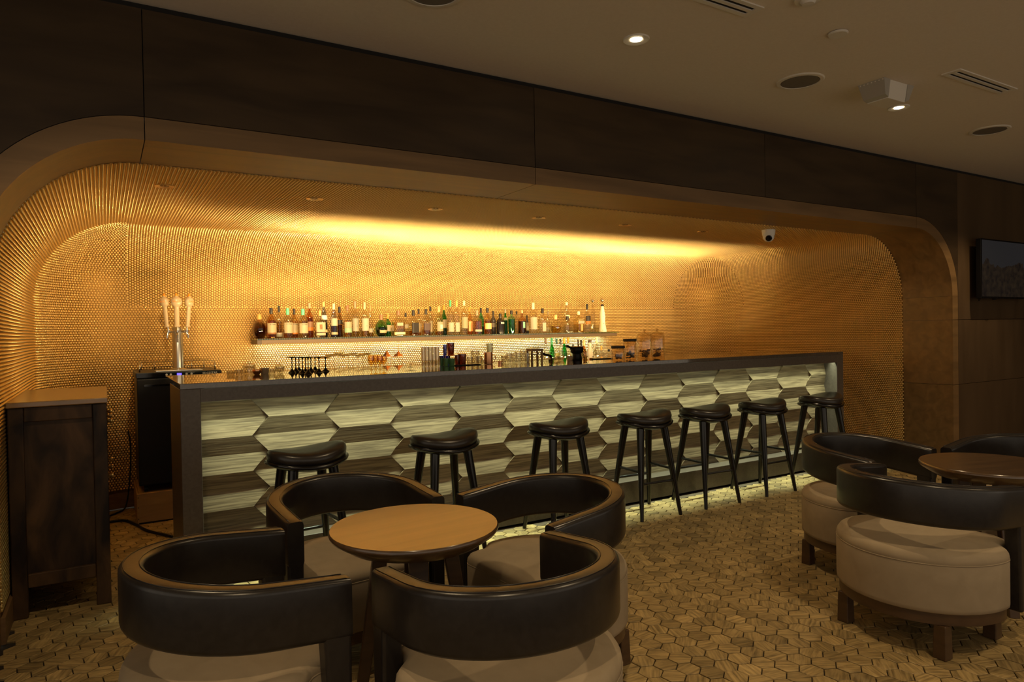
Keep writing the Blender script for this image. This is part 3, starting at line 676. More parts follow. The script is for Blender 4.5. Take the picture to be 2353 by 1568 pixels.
B = [ # px, width, top px, row, shape, square, glass, liquid, fill, cap, cap from, labels, lettering, label
(596.5,34,723,'m','jug',0,(.55,.36,.16),DKAMB,.62,(.55,.33,.08),.70,[],[], 'round bellied dark amber decanter with a gold neck at the left end of the shelf'),
(624,23,708,'f','round',0,(.85,.62,.28),AMB,.60,DK,.80,[(.14,.50,W1,CREAM),(.14,.19,W1,ORG)],[('BOTRAN',.0125,.45,'d')],'amber bottle with a cream label and dark neck, next to the round decanter'),
(642,16,703,'b','std',0,CLEAR,(.75,.62,.34),.5,DK,.80,[(.05,.17,W1,WHITE)],[],'clear bottle with a small white label low down, behind the first amber bottle'),
(662,22,709,'f','round',0,CLEAR,AMB,.28,GCAP,.78,[(.17,.52,W1,CREAM)],[('BOTRAN',.0125,.47,'d')],'green-necked bottle with a cream label and brown rum below it'),
(677,17,710,'b','round',0,(.9,.75,.5),AMB,.45,DK,.80,[(.18,.50,W1,CREAM),(.13,.18,W1,ORG)],[('BOTRAN',.0105,.46,'d')],'dark-necked cream label bottle between the two green-necked ones'),
(697,23,710,'f','round',0,CLEAR,PALE,.58,GCAP,.78,[(.16,.50,W1,CREAM)],[('BOTRAN',.0125,.45,'d')],'green-necked bottle with pale rum, to the right of its brown twin'),
(712,18,696.5,'b','std',0,(.82,.55,.25),AMB,.60,CREAM,.84,[(.30,.46,W1,BRN),(.20,.30,W1,ORG)],[],'tall amber bottle with an orange band and cream cap'),
(736,24,714,'f','squat',1,CLEAR,PALE,.30,(.60,.32,.10),.80,[(.20,.56,.9,CREAM),(.08,.17,.9,CREAM),(.30,.48,.28,ORG)],[],'square clear bottle with an orange disc on its cream label'),
(745,17,694,'b','slim',0,(.6,.66,.78),(.20,.24,.36),.40,(.62,.38,.14),.86,[(.50,.62,W1,(.75,.72,.66)),(.14,.22,W1,(.62,.46,.22))],[],'tall dark blue bottle with a slanting silver label, behind the orange disc'),
(768,17,698,'f','slim',0,(.70,.70,.85),(.35,.35,.62),.38,(.70,.55,.34),.82,[(.34,.56,W1,WHITE),(.08,.15,W1,CREAM)],[],'slim violet bottle with a slanting white label'),
(781,15,705,'b','slim',0,(.8,.66,.42),DKAMB,.40,DK,.80,[(.42,.56,W1,DK)],[],'slim amber bottle with a black slanting label, right of the violet one'),
(799,20,702,'f','std',0,CLEAR,GOLDL,.52,BRN,.84,[(.28,.48,W1,CREAM),(.14,.29,W1,(.22,.34,.20))],[],'bottle of golden liquor with a cream and green label'),
(817,18,693,'b','tall',0,CLEAR,PALE,.16,CREAM,.80,[(.16,.52,W1,WHITE)],[('18',.011,.30,'d')],'tall clear bottle with a long cream label and cream neck'),
(839,19,695,'f','tall',0,CLEAR,(.90,.72,.34),.18,(.55,.42,.24),.80,[(.17,.53,W1,WHITE)],[('12',.011,.31,'d')],'tall clear bottle with a long cream label and brown top'),
(852,13,702,'b','slim',0,CLEAR,(.90,.72,.34),.16,(.40,.25,.10),.82,[(.13,.26,W1,WHITE)],[],'thin clear bottle tucked behind the tall cream label bottles'),
(876.5,29,723,'f','ball',0,(.22,.66,.22),(.10,.16,.04),.42,BRN,.74,[(.16,.28,.7,(.45,.28,.14))],[],'round green flask with dark liquor and a cork'),
(892,16,722,'b','squat',0,(.16,.68,.28),(.3,.75,.55),.30,(.72,.30,.06),.78,[(.22,.50,W1,WHITE)],[],'green bottle with a white label and orange cap behind the round flask'),
(916,29,714,'f','squat',1,CLEAR,PALE,.52,BRN,.82,[(.06,.15,.9,(.72,.55,.26)),(.40,.52,.5,CREAM)],[],'wide square clear bottle of pale amber liquor'),
(933,14,719.5,'b','std',1,CLEAR,(.92,.8,.5),.2,DK,.82,[(.34,.5,.9,WHITE)],[],'small clear square bottle with a black cap right of the wide one'),
(950.5,21,713,'f','std',1,CLEAR,AMB,.2,DK,.78,[(.12,.50,.95,DK)],[],'square bottle with a large black label, left of two'),
(963,12,711,'b','slim',0,CLEAR,GOLDL,.12,DK,.82,[(.12,.45,W1,CREAM)],[],'slim bottle with a cream label behind the first black label bottle'),
(979.5,19,711,'f','std',1,CLEAR,AMB,.22,DK,.80,[(.20,.46,.95,(.06,.03,.02))],[],'square bottle with a dark brown label, right of the black label one'),
(990,12,704.6,'b','slim',0,CLEAR,(.9,.8,.5),.1,DK,.84,[(.10,.50,W1,CREAM)],[],'slim bottle with a cream label behind the dark brown label bottle'),
(1009,20,704,'f','std',0,(.93,.92,.75),(.85,.55,.22),.12,(.62,.36,.16),.80,[(.14,.46,W1,CREAM),(.22,.36,.4,(.75,.62,.46))],[],'clear bottle with a round crest on its cream label and brown cap'),
(1021,14,702,'b','std',0,(.14,.58,.18),(.04,.30,.10),.22,(.78,.30,.04),.84,[(.24,.52,W1,CREAM)],[],'dark green bottle with an orange cap'),
(1036,17,690.6,'f','tall',0,CLEAR,None,0,(.06,.42,.16),.82,[(.09,.36,W1,WHITE)],[],'tall clear bottle with a green cap and white label'),
(1050,15,691,'f','tall',0,CLEAR,None,0,(.85,.38,.10),.82,[(.09,.36,W1,WHITE)],[],'tall clear bottle with an orange cap and white label'),
(1067.5,17,692,'f','tall',0,(.93,.92,.82),None,0,(.72,.58,.40),.86,[(.19,.52,W1,(.27,.24,.13))],[],'tall clear bottle with an olive grey label'),
(1080,13,706,'b','std',0,(.95,.78,.5),(.88,.6,.25),.4,(.75,.32,.06),.84,[(.12,.48,W1,(.80,.50,.22))],[],'bottle with an orange tan label beside the olive grey one'),
(1096.6,20,714,'f','squat',1,CLEAR,(.88,.45,.22),.56,CREAM,.80,[(.12,.21,.9,WHITE)],[],'square bottle of orange pink liquor'),
(1106,14,708,'b','std',0,(.25,.72,.55),(.05,.5,.5),.3,DK,.82,[],[],'teal green bottle behind the orange pink one'),
(1121,18,708,'f','round',0,(.93,.80,.55),(.85,.55,.20),.52,DK,.82,[(.20,.42,W1,(.72,.45,.16)),(.22,.38,.32,WHITE)],[],'amber bottle with a white oval on a tan label'),
(1134,13,715,'b','std',0,(.05,.04,.035),None,0,DK,.82,[(.30,.48,W1,(.2,.16,.12))],[],'black bottle behind the tan label one'),
(1150,19,721,'f','round',0,BLK,None,0,DK,.76,[(.50,.57,.6,(.6,.55,.45))],[],'wide-shouldered black bottle with pale print'),
(1162,11,711,'b','slim',0,(.06,.62,.16),(.04,.5,.1),.6,WHITE,.84,[(.55,.66,W1,WHITE)],[],'narrow bright green bottle with a white cap'),
(1176,18,713.6,'f','flare',0,(.55,.90,.75),TEAL,.62,DK,.84,[],[],'bottle of bright teal liquor'),
(1188,9,716,'b','slim',0,CLEAR,None,0,DK,.86,[(.10,.55,W1,CREAM)],[],'thin bottle with a cream label right of the teal one'),
(1200,18,713,'f','squat',1,(.85,.66,.45),(.45,.20,.07),.52,(.75,.48,.26),.86,[(.24,.50,.35,(.18,.36,.26))],[],'brown square bottle with a green diamond label and wide stopper'),
(1211.5,9,725,'b','slim',0,(.06,.05,.05),None,0,DK,.80,[(.15,.60,W1,WHITE)],[],'small dark bottle with a white label behind the diamond label'),
(1225.7,20,696,'f','round',0,CLEAR,None,0,(.62,.56,.45),.78,[(.13,.52,W1,WHITE)],[],'tall bottle with a large white label, right of the diamond label'),
(1247.5,18,709,'f','std',1,CLEAR,None,0,DK,.80,[(.08,.42,.5,WHITE)],[],'square clear bottle with a white label and black cap'),
(1260,9,716,'b','slim',0,CLEAR,None,0,CREAM,.86,[(.05,.26,W1,WHITE)],[],'thin clear bottle behind the round golden flask'),
(1277,27,723.6,'f','ball',0,CLEAR,(.86,.70,.16),.40,(.72,.42,.16),.74,[],[],'round flask of golden liquor with a wooden stopper'),
(1303,15,695,'b','slim',0,CLEAR,None,0,(.82,.76,.6),.90,[(.48,.58,W1,(.75,.68,.5))],[],'tall clear bottle standing behind the stout decanter'),
(1304,26,727,'f','squat',1,CLEAR,None,0,DK,.78,[],[],'stout clear decanter with a dark neck'),
(1330,23,716,'f','squat',1,(.95,.88,.66),(.92,.8,.4),.42,(.85,.78,.6),.84,[(.42,.64,.8,WHITE),(.08,.40,.35,(.5,.28,.1))],[],'square cut glass bottle with a cream label'),
(1350,16,699,'f','std',0,CLEAR,None,0,DK,.80,[(.40,.58,W1,DK),(.30,.39,W1,ORG)],[],'clear bottle with a black label above an orange band'),
(1363,15,691,'b','hour',0,CLEAR,None,0,None,.9,[],[],'clear hourglass-shaped bottle with a silver ball stopper'),
(1385,20,690,'f','hour',0,(.80,.72,.55),None,0,None,.9,[(.805,.87,PI,DK)],[],'white hourglass-shaped ceramic bottle with a silver ball stopper at the right end'),
]
for px, w, tp, row, shape, sqr, gl, li, fi, cap, cz, lb, tx, lab in B:
    y = {'f': 5.885, 'b': 5.985, 'm': 5.955}[row]
    p = at_y(px, 770, y); dep = (p-EYE)@D_; r = w*dep/F_PX/2*.97; h = at_y(px, tp, y)[2]-SZ
    hour = shape == 'hour'
    bottle((p[0], y, SZ+.0005), r, h, shape, gl, li, fi, cap, cz, lb, lab, 'bottles on the lit wall shelf', sqr, tx, rz=random.uniform(-.1, .35) if not tx else .12,
           opaque=(gl in (BLK, (.80, .72, .55), (.05, .04, .035), (.06, .05, .05))), ball=.022 if hour else None)
# painted marks on the white bottle
wb_ = [o for o in bpy.data.objects if o.get('label', '').startswith('white hourglass')][0]
ww = wb_.dimensions.x/2; hh = SHAPES['hour']; HB_ = at_y(1385, 690, 5.885)[2]-SZ
for i in range(20):
    z = [.06, .15, .22, .27, .40, .48, .56, .64][i % 8]*HB_; q = rad_at(profile('hour', 20*((at_y(1385, 770, 5.885)-EYE)@D_)/F_PX/2*.97, HB_), z)+.0006; a = -PI/2+[-.9, -.5, .1, .5, .95, -.2, .75, -.7][(i*3) % 8]
    m_ = MB().box(-.004, .004, -.0005, .0005, -.0018, .0018); ob = m_.build('painted_mark', op(.03, .06, .10), wb_); ob.location = (q*math.cos(a), q*math.sin(a), z); ob.rotation_euler = (0, .8*((i % 3)-1), a+PI/2)

# bottles on the back counter
CZ = .9205; ROWK = 0
for px, w, tp, shape, gl, li, cap, cz, lb, lab, tx in [
 (1254,15,777,'std',CLEAR,None,(.12,.07,.04),.82,[],'clear bottle with a brown cap at the left end of the counter bottles',()),
 (1268,13,777,'slim',GRN,None,(.04,.30,.14),.80,[],'bright green bottle with a green cap among the counter bottles',()),
 (1279,14,778,'std',CLEAR,None,(.05,.14,.12),.82,[(.42,.52,W1,(.75,.6,.2))],'clear bottle with a dark teal cap among the counter bottles',()),
 (1288,14,779,'std',CLEAR,None,DK,.82,[(.30,.42,.8,WHITE)],'clear bottle with a black cap beside the orange-capped green one',()),
 (1296.5,13,777,'slim',(.08,.55,.16),None,(.85,.36,.04),.82,[],'green bottle with an orange cap among the counter bottles',()),
 (1306,15,776,'std',CLEAR,None,(.85,.36,.04),.82,[],'clear bottle with a broad orange cap among the counter bottles',()),
 (1317,12,791,'std',CLEAR,None,DK,.82,[],'short clear bottle with a small black cap among the counter bottles',()),
 (1329,11,780,'slim',(.30,.15,.06),None,(.05,.03,.02),.82,[(.5,.6,W1,ORG)],'slim brown bottle with an orange ring above the black jug',()),
 (1335.5,11,782,'slim',(.10,.08,.10),None,DK,.80,[],'slim black bottle above the black jug',()),
 (1342,12,782,'slim',(.62,.40,.18),None,(.72,.48,.2),.72,[(.70,.73,W1,ORG)],'slim tan bottle with an orange stripe on its neck',()),
 (1355.5,16,781,'milk',(.80,.74,.60),None,(.10,.06,.04),.90,[],'white milk-bottle shaped bottle with a dark cap',(('ANIS',.012,.40,'d'),)),
 (1366,13,790,'std',(.92,.88,.72),None,(.6,.5,.32),.74,[(.1,.5,W1,(.72,.66,.46))],'bottle with a grey label right of the white bottle',()),
 (1371.5,11,774,'slim',CLEAR,None,(.80,.68,.36),.80,[],'tall thin clear bottle with a pale cap under the shelf end',()),
 (1382,15,795,'squat',CLEAR,None,(.85,.42,.08),.80,[(.1,.5,.9,(.85,.48,.08))],'short bottle with an orange label near the glass jars',()),
 (1399,17,803,'ball',CLEAR,(.9,.6,.2),DK,.88,[(.15,.35,W1,(.85,.45,.1))],'small round bottle of orange syrup left of the glass jars',())]:
    y = {0: 5.56, 1: 5.67, 2: 5.78}[ROWK % 3]; ROWK += 1
    p = at_y(px, 800, y); dep = (p-EYE)@D_; r = w*dep/F_PX/2; h = at_y(px, tp, y)[2]-CZ
    bottle((p[0], y, CZ), r, h, shape, gl, li, .3, cap, cz, lb, lab, 'bottles on the back counter', texts=tx, rz=.3, opaque=gl in ((.80, .74, .60), (.10, .08, .10)))

# ---------------------------------------------------------------- glassware on the bar top
ZB = ZT+.0006
def bx_(px, d): p = at_y(px, 840, YB+d); return p[0], YB+d
def ztop_(px, py, y): return at_y(px, py, y)[2]
def scale_(x, y): return ((np.array([x, y, ZT])-EYE)@D_)/F_PX
def cup(name, px, py, w, d, mat, label, cat, group, prof, handle=False, z0=ZB):
    """prof: (radius share, height share) outside then inside"""
    x, y = bx_(px, d); r = w*scale_(x, y)/2; h = ztop_(px, py, y)-z0
    o = MB().lathe([(a*r, b*h) for a, b in prof], 18, caps=False).build(name, mat, None, (x, y, z0), auto=50)
    tag(o, label, cat, group)
    if handle: MB().tube([(r*.95, 0, h*.85), (r*1.7, 0, h*.78), (r*1.9, 0, h*.5), (r*1.6, 0, h*.2), (r*.95, 0, h*.12)], .0028, 6).build('handle', mat, o, smooth=True)
    return o
TUMB = [(0, .02), (.82, .0), (.84, .02), (1, 1), (.94, 1), (.80, .08), (0, .06)]
BOWL = [(0, .0), (.5, .0), (.55, .06), (.85, .35), (1, .8), (.97, 1), (.9, .95), (.75, .4), (0, .12)]
COUPE = [(0, .0), (.62, .0), (.60, .02), (.12, .06), (.07, .12), (.065, .72), (.12, .80), (.62, .90), (1, 1), (.98, 1), (.6, .92), (0, .84)]
SAUCER = [(0, .0), (.58, .0), (.56, .03), (.28, .13), (.085, .27), (.07, .80), (.12, .90), (.8, .97), (1, 1), (.98, 1), (.8, .98), (0, .93)]
DOME = [(1, 0), (1, .15), (.92, .6), (.7, .9), (.3, 1), (0, 1)]
# dark saucer glasses
for i, (px, d) in enumerate([(671, .58), (679.5, .69), (687, .80), (695, .47), (702, .58), (708, .36), (714.5, .69), (724, .80), (733, .47), (748, .58)]):
    nm = ['leftmost', 'second from the left', 'third from the left', 'fourth from the left', 'fifth from the left', 'just right of the middle', 'fourth from the right', 'third from the right', 'second from the right', 'rightmost'][i]
    cup('saucer_glass', px, 820, 31, d, 'smoke', 'black stemmed saucer glass in the dark cluster, '+nm, 'glass', 'black saucer glasses on the bar', SAUCER)
# clear stemmed glasses
for i, px in enumerate([757, 768, 779, 790, 801, 812, 823, 834, 845]):
    w = ['next to the black glasses', 'second after the black glasses', 'third after the black glasses', 'fourth after the black glasses', 'in the middle of the clear row', 'just right of the middle of the clear row', 'third left of the amber goblets', 'second left of the amber goblets', 'beside the amber goblets'][i]
    cup('stemmed_glass', px, 815-(i % 3)*2, 23, .50+.11*((i+2) % 4), 'glass', 'clear stemmed glass on the bar, '+w, 'glass', 'clear stemmed glasses on the bar', COUPE)
MT['amber_glass'] = clear('amber_glass', (.97, .80, .45), .10)
for i, (px, d) in enumerate([(853, .56), (863, .66), (873, .56), (882, .68)]):
    cup('goblet', px, 817, 16, d, 'amber_glass', 'amber glass goblet by the copper lanterns, '+['first', 'second', 'third', 'fourth'][i]+' from the left', 'glass', 'amber goblets on the bar', [(0, 0), (.6, 0), (.55, .03), (.12, .08), (.1, .25), (.8, .42), (1, .7), (.85, 1), (.8, 1), (.9, .7), (0, .35)])
# things at the left end
for px, py, w, d, m, lab in [(530, 853, 20, .66, 'glass', 'low clear ashtray-like glass nearest the cooler'), (549, 850, 18, .60, 'glass', 'low clear tumbler right of the cooler'), (625, 848, 17, .60, 'glass', 'low clear tumbler left of the lidded sugar bowl')]:
    cup('tumbler', px, py, w, d, m, lab, 'glass', 'low glasses at the left end of the bar', TUMB)
j = cup('lidded_jar', 573, 841, 30, .70, 'glass', 'wide clear lidded jar at the left end of the bar', 'jar', None, [(0, .02), (.95, 0), (1, .04), (1, .92), (.9, 1), (.88, .98), (.94, .9), (.94, .08), (0, .06)])
jr = j.dimensions.x/2; MB().lathe([(jr*.98, j.dimensions.z+.0005), (jr*.98, j.dimensions.z+.008), (jr*.5, j.dimensions.z+.014), (.012, j.dimensions.z+.016), (.012, j.dimensions.z+.03), (0, j.dimensions.z+.032)], 18).build('lid', 'glass', j, auto=50)
cup('copper_bowl', 590, 850, 21, .57, 'copper', 'small polished copper bowl left of the black glasses', 'bowl', None, BOWL)
cup('beige_cup', 608, 846, 20, .60, 'ivory', 'pale beige cup beside the copper bowl', 'cup', None, TUMB)
s_ = cup('sugar_bowl', 643, 843, 22, .62, 'glass', 'small glass sugar bowl with a domed lid left of the black glasses', 'bowl', None, BOWL)
sr = s_.dimensions.x/2; MB().lathe([(sr*.97, s_.dimensions.z+.0005), (sr*.7, s_.dimensions.z+.010), (.006, s_.dimensions.z+.014), (.007, s_.dimensions.z+.024), (0, s_.dimensions.z+.026)], 18).build('lid', 'glass', s_, auto=50)
# hanging copper lanterns
for i, (x, y) in enumerate(((2.170, 5.80), (2.268, 5.77))):
    L0 = tag(empty('copper_lantern', (x, y, 1.247)), ['small copper cone lantern hanging under the shelf, the rear left of two', 'small copper cone lantern hanging under the shelf, the front right of two'][i], 'lantern', 'copper lanterns under the shelf')
    MB().tube([(0, 0, 0), (0, 0, -.093)], .0016, 6).build('cord', 'copper', L0)
    MB().lathe([(.050, -.140), (.0495, -.136), (.022, -.112), (.005, -.090), (0, -.0895)], 6, caps=False).build('cone', 'copper', L0)
    for k in range(6):
        a = k*PI/3; MB().tube([(.046*math.cos(a), .046*math.sin(a), -.139), (.030*math.cos(a), .030*math.sin(a), -.285)], .0013, 5).build('wire', 'copper', L0)
    MB().tube([(.030*math.cos(k*PI/3), .030*math.sin(k*PI/3), -.285) for k in range(6)], .0015, 5, True).build('wire_ring', 'copper', L0)
# glass stand, tall cups, coloured cut glasses, jugs
cup('cake_stand', 943, 835, 34, .66, 'glass', 'low clear glass stand right of the copper lanterns', 'stand', None, [(0, 0), (.4, 0), (.38, .08), (.08, .2), (.08, .7), (.2, .8), (1, .92), (1, 1), (.95, .98), (0, .86)])
MT['ribbed'] = clear('ribbed_plastic', (.93, .86, .70), .30, .3)
for i, px in enumerate([973, 981, 989, 997, 1005]):
    o = cup('tall_cup', px, 798, 9.5, .60, 'ribbed', 'tall ribbed amber-tinted cup in the tight row of five, '+['leftmost', 'second from the left', 'middle', 'second from the right', 'rightmost'][i], 'cup', 'tall ribbed cups on the bar', [(0, .01), (.93, 0), (.95, .3), (1, .31), (.97, .34), (1, 1), (.92, 1), (.88, .05), (0, .04)])
MT['cobalt'] = clear('cobalt_glass', (.08, .10, .62), .12); MT['copper_glass'] = clear('copper_glass', (.50, .22, .07), .14); MT['green_cup'] = P('green_glaze', (.10, .24, .09), .3); MT['frost'] = clear('frosted_glass', (.85, .85, .75), .25, .35)
CUT = 'coloured cut glasses stacked on the bar'
z1 = {}
for k, (px, py, w, d, m, lab) in enumerate([(1016, 818, 15, .66, 'cobalt', 'cobalt blue tumbler under the light blue one'), (1029, 818, 13, .70, 'cobalt', 'cobalt blue tumbler under the brown one'), (1051, 816, 13, .62, 'copper_glass', 'dark brown cut glass behind the right brown tumbler'), (1062.5, 814, 19, .60, 'copper_glass', 'right brown cut glass tumbler on the bar')]):
    o = cup('cut_glass', px, py, w, d, m, lab, 'glass', CUT, TUMB); z1[k] = ZB+o.dimensions.z
cup('cut_glass', 1023, 792, 10, .66, 'cobalt', 'light blue tumbler on top of the stack', 'glass', CUT, TUMB, z0=z1[0]+.0005)
cup('cut_glass', 1036, 788, 18, .70, 'copper_glass', 'large brown cut glass on top of the stack', 'glass', CUT, TUMB, z0=z1[1]+.0005)
for px, py, w, d, lab in [(1015.5, 823, 9, .58, 'left'), (1025, 824, 13, .54, 'middle'), (1038, 824, 16, .53, 'right')]:
    cup('green_cup', px, py, w, d, 'green_cup', 'small green glazed cup in the front row of three, '+lab, 'cup', 'green cups on the bar', TUMB)
o = tag(MB().box(-.11, .11, -.03, .03, 0, .006).build('bar_tray', 'black', None, (*bx_(1071, .565), ZB), bevel=.002), 'narrow black tray under the small clear glasses', 'tray')
for i, (px, py, w, d) in enumerate([(1080, 820, 17, .62), (1092, 806, 22, .70), (1101, 818, 17, .63), (1112, 826, 14, .56)]):
    cup('rocks_glass', px, py, w, d, 'glass', 'clear rocks glass left of the copper mug, '+['leftmost', 'tallest', 'third from the left', 'nearest the mug'][i], 'glass', 'clear rocks glasses by the copper mug', TUMB)
cup('frosted_glass', 1126, 789, 16, .74, 'frost', 'tall pale patterned glass behind the copper mug', 'glass', None, TUMB)
cup('copper_mug', 1122.5, 810, 20, .54, 'copper', 'copper mug with a large round handle', 'mug', None, [(0, .02), (.98, 0), (1, .03), (1, 1), (.95, 1), (.94, .06), (0, .05)], handle=True)
cup('copper_jigger', 1149, 830, 9, .53, 'copper', 'small copper measuring cup right of the mug', 'cup', None, [(0, .02), (.9, 0), (1, 1), (.92, 1), (0, .1)], handle=True)
for i, (px, py, w, d) in enumerate([(1158, 818, 14, .66), (1170, 812, 13, .60), (1181, 813, 13, .66), (1191, 809, 13, .58), (1202, 806, 14, .66), (1212, 812, 13, .60)]):
    cup('highball_glass', px, py, w, d, 'glass', 'clear highball glass in the row left of the wooden holder, '+['leftmost', 'second from the left', 'third from the left', 'third from the right', 'second from the right', 'rightmost'][i], 'glass', 'clear highball glasses on the bar', TUMB)
x, y = bx_(1229, .60); wh = tag(empty('wooden_holder', (x, y, ZB)), 'small light wooden stool-shaped holder on the bar', 'holder')
MB().box(-.055, .055, -.04, .04, .085, .105).build('top_board', 'ply', wh, bevel=.002)
for sx in (-1, 1):
    for sy in (-1, 1): MB().box(sx*.046-.007, sx*.046+.007, sy*.032-.006, sy*.032+.006, 0, .085).build('leg', 'ply', wh)
MB().box(-.039, .039, -.035, -.029, .055, .065).build('rail', 'ply', wh)
for px, py, w, d, lab in [(1272, 822, 22, .60, 'left'), (1288, 819, 20, .64, 'right')]:
    cup('punch_glass', px, py, w, d, 'glass', 'wide clear punch glass before the green bottles, '+lab, 'glass', 'punch glasses on the bar', BOWL)
x, y = bx_(1259, .63); bt = tag(MB().tube([(-.05, 0, .055), (.03, 0, .035)], .010, 10).lathe([(.018, 0), (.018, .02), (.012, .03), (.010, .045)], 12, (.028, 0, -.006)).build('tamper', 'black', None, (x, y, ZB+.006), auto=40), 'short black bar tool lying tilted before the clear bottle', 'tool')
x, y = bx_(1326, .60); jg = tag(empty('black_jug', (x, y, ZB)), 'squat black jug with a spout and a long handle', 'jug')
MB().lathe([(0, 0), (.040, 0), (.043, .005), (.036, .05), (.052, .066), (.056, .095), (.050, .108), (0, .110)], 20, caps=False).build('body', 'black', jg, auto=40)
MB().tube([(-.05, 0, .098), (-.09, -.01, .112), (-.115, -.012, .118)], [.010, .009, .012], 8).build('handle', 'black', jg, auto=40)
cup('steel_cup', 1309, 818, 13, .56, 'ivory', 'pale cup left of the black jug', 'cup', None, TUMB)
for px, py, w, d, lab in [(1312, 826, 8, .60, 'left of the jug'), (1345, 819, 14, .57, 'right of the jug'), (1358, 823, 12, .62, 'below the white bottle')]:
    cup('jigger', px, py, w, d, 'brass', 'small metal jigger on the bar, '+lab, 'jigger', 'jiggers on the bar', [(0, .45), (.5, .42), (1, 0), (.95, 0), (.5, .46), (.45, .5), (1, 1), (.93, 1), (0, .55)])
tag(MB().box(-.09, .09, -.03, .03, 0, .006).build('bar_tray', 'black', None, (*bx_(1384, .585), ZB), bevel=.002), 'narrow black tray left of the glass jars', 'tray')
# glass jars
MT['jar_glass'] = clear('jar_glass', (.93, .84, .66), .10)
for px, py, w, d, lidh, lab, kind in [(1420.5, 795, 31, .30, .020, 'short glass jar with a dark metal lid, leftmost of the four jars', 0), (1448, 779, 30, .33, .020, 'taller glass jar with a dark metal lid, second of the four jars', 0),
                               (1482, 769, 37, .36, 0, 'tall glass jar with a domed glass lid and knob, third of the four jars', 1), (1511, 767, 34, .36, 0, 'tall glass jar with a domed glass lid and knob, rightmost of the four jars', 1)]:
    x, y = bx_(px, d); r = w*scale_(x, y)/2; h = ztop_(px, py, y)-ZB-lidh
    j = tag(MB().lathe([(0, .004), (r*.95, 0), (r, .006), (r, h*.90), (r*.92, h*.97), (r*.86, h)], 26, caps=False).build('glass_jar', 'jar_glass', None, (x, y, ZB), auto=50), lab, 'jar', 'glass jars on the bar')
    if kind == 0: MB().lathe([(r*1.0, h), (r*1.02, h+.002), (r*1.02, h+.018), (r*.98, h+.02), (0, h+.02)], 26).build('lid', 'print_dark', j, auto=40)
    else: MB().lathe([(r*.86, h+.0005), (r*.9, h+.004), (r*.7, h+.014), (.010, h+.020), (.006, h+.026), (.012, h+.036), (.010, h+.044), (0, h+.046)], 22).build('lid', 'jar_glass', j, auto=50)
    rr = random.Random(px); cb = MB()
    for q in range(16):
        a = rr.uniform(0, 2*PI); u = rr.uniform(0, r*.6); z = .012+rr.uniform(0, h*.30); t = rr.uniform(0, 2*PI); L = r*rr.uniform(.15, .34)
        cb.tube([(u*math.cos(a)-L*math.cos(t), u*math.sin(a)-L*math.sin(t), z), (u*math.cos(a)+L*math.cos(t), u*math.sin(a)+L*math.sin(t), z+rr.uniform(-.004, .012))], rr.uniform(.005, .010), 6)
    c_ = cb.build('dried_garnish', op(.16, .09, .035) if px != 1448 else op(.04, .025, .02), j, auto=50); c_['kind'] = 'stuff'

# ---------------------------------------------------------------- ceiling fittings
def disc_fit(x, y, r, kind, label, z=ZC, lampmat='lamp'):
    t = tag(empty(kind, (x, y, z)), label, {'downlight': 'ceiling light', 'ceiling_speaker': 'speaker', 'sprinkler_cover': 'sprinkler cover', 'smoke_detector': 'smoke detector', 'niche_downlight': 'ceiling light'}[kind])
    if kind in ('downlight', 'niche_downlight'):
        MB().lathe([(r*.44, -.001), (r*.60, -.003), (r*.95, -.006), (r, -.002), (r, 0)], 36, caps=False).build('trim_ring', 'white_metal' if kind == 'downlight' else 'brass', t, auto=40)
        MB().lathe([(0, -.0035), (r*.43, -.0035), (r*.43, -.001), (0, -.001)], 28, caps=False).build('lamp', lampmat, t)
    elif kind == 'ceiling_speaker':
        MB().lathe([(r*.80, -.002), (r*.82, -.008), (r*.96, -.007), (r, -.002), (r, 0)], 44, caps=False).build('trim_ring', 'white_metal', t, auto=40)
        MB().lathe([(0, -.006), (r*.79, -.006), (r*.79, -.001), (0, -.001)], 40, caps=False).build('grille', 'grey_grille', t)
    else:
        MB().lathe([(0, -.012), (r*.9, -.012), (r, -.008), (r, -.003)]+([(r*.7, -.003), (r*.7, 0)] if kind == 'sprinkler_cover' else [(r, 0)]), 30, caps=False).build('cover', 'white_metal', t, auto=40)
        if kind == 'smoke_detector': MB().lathe([(0, -.028), (r*.45, -.026), (r*.6, -.0125), (0, -.0122)], 24, caps=False).build('sensor', 'white_metal', t, auto=40)
    return t
disc_fit(2.217, 2.496, .0635, 'downlight', 'lit round recessed ceiling light nearest the viewer')
disc_fit(4.387, 2.470, .0635, 'downlight', 'lit round recessed ceiling light behind the emergency lamp')
for x, y, lab in ((1.182, 2.55, 'round ceiling speaker cut by the top edge of the photo'), (3.408, 2.473, 'round ceiling speaker left of the emergency lamp'), (5.494, 2.444, 'round ceiling speaker farthest to the right')):
    disc_fit(x, y, .128, 'ceiling_speaker', lab)
disc_fit(3.015, 1.98, .045, 'sprinkler_cover', 'small white round cover plate on the ceiling')
disc_fit(2.589, 1.835, .055, 'smoke_detector', 'white round smoke detector cut by the top edge of the photo')
for i, (x, y, p) in enumerate(NICHE_LAMPS): disc_fit(x, y, .05, 'niche_downlight', 'deep recessed lamp in the gold niche ceiling, '+['leftmost', 'second from the left', 'third from the left', 'third from the right', 'second from the right', 'rightmost'][i], ZS-.004, 'gold_back')
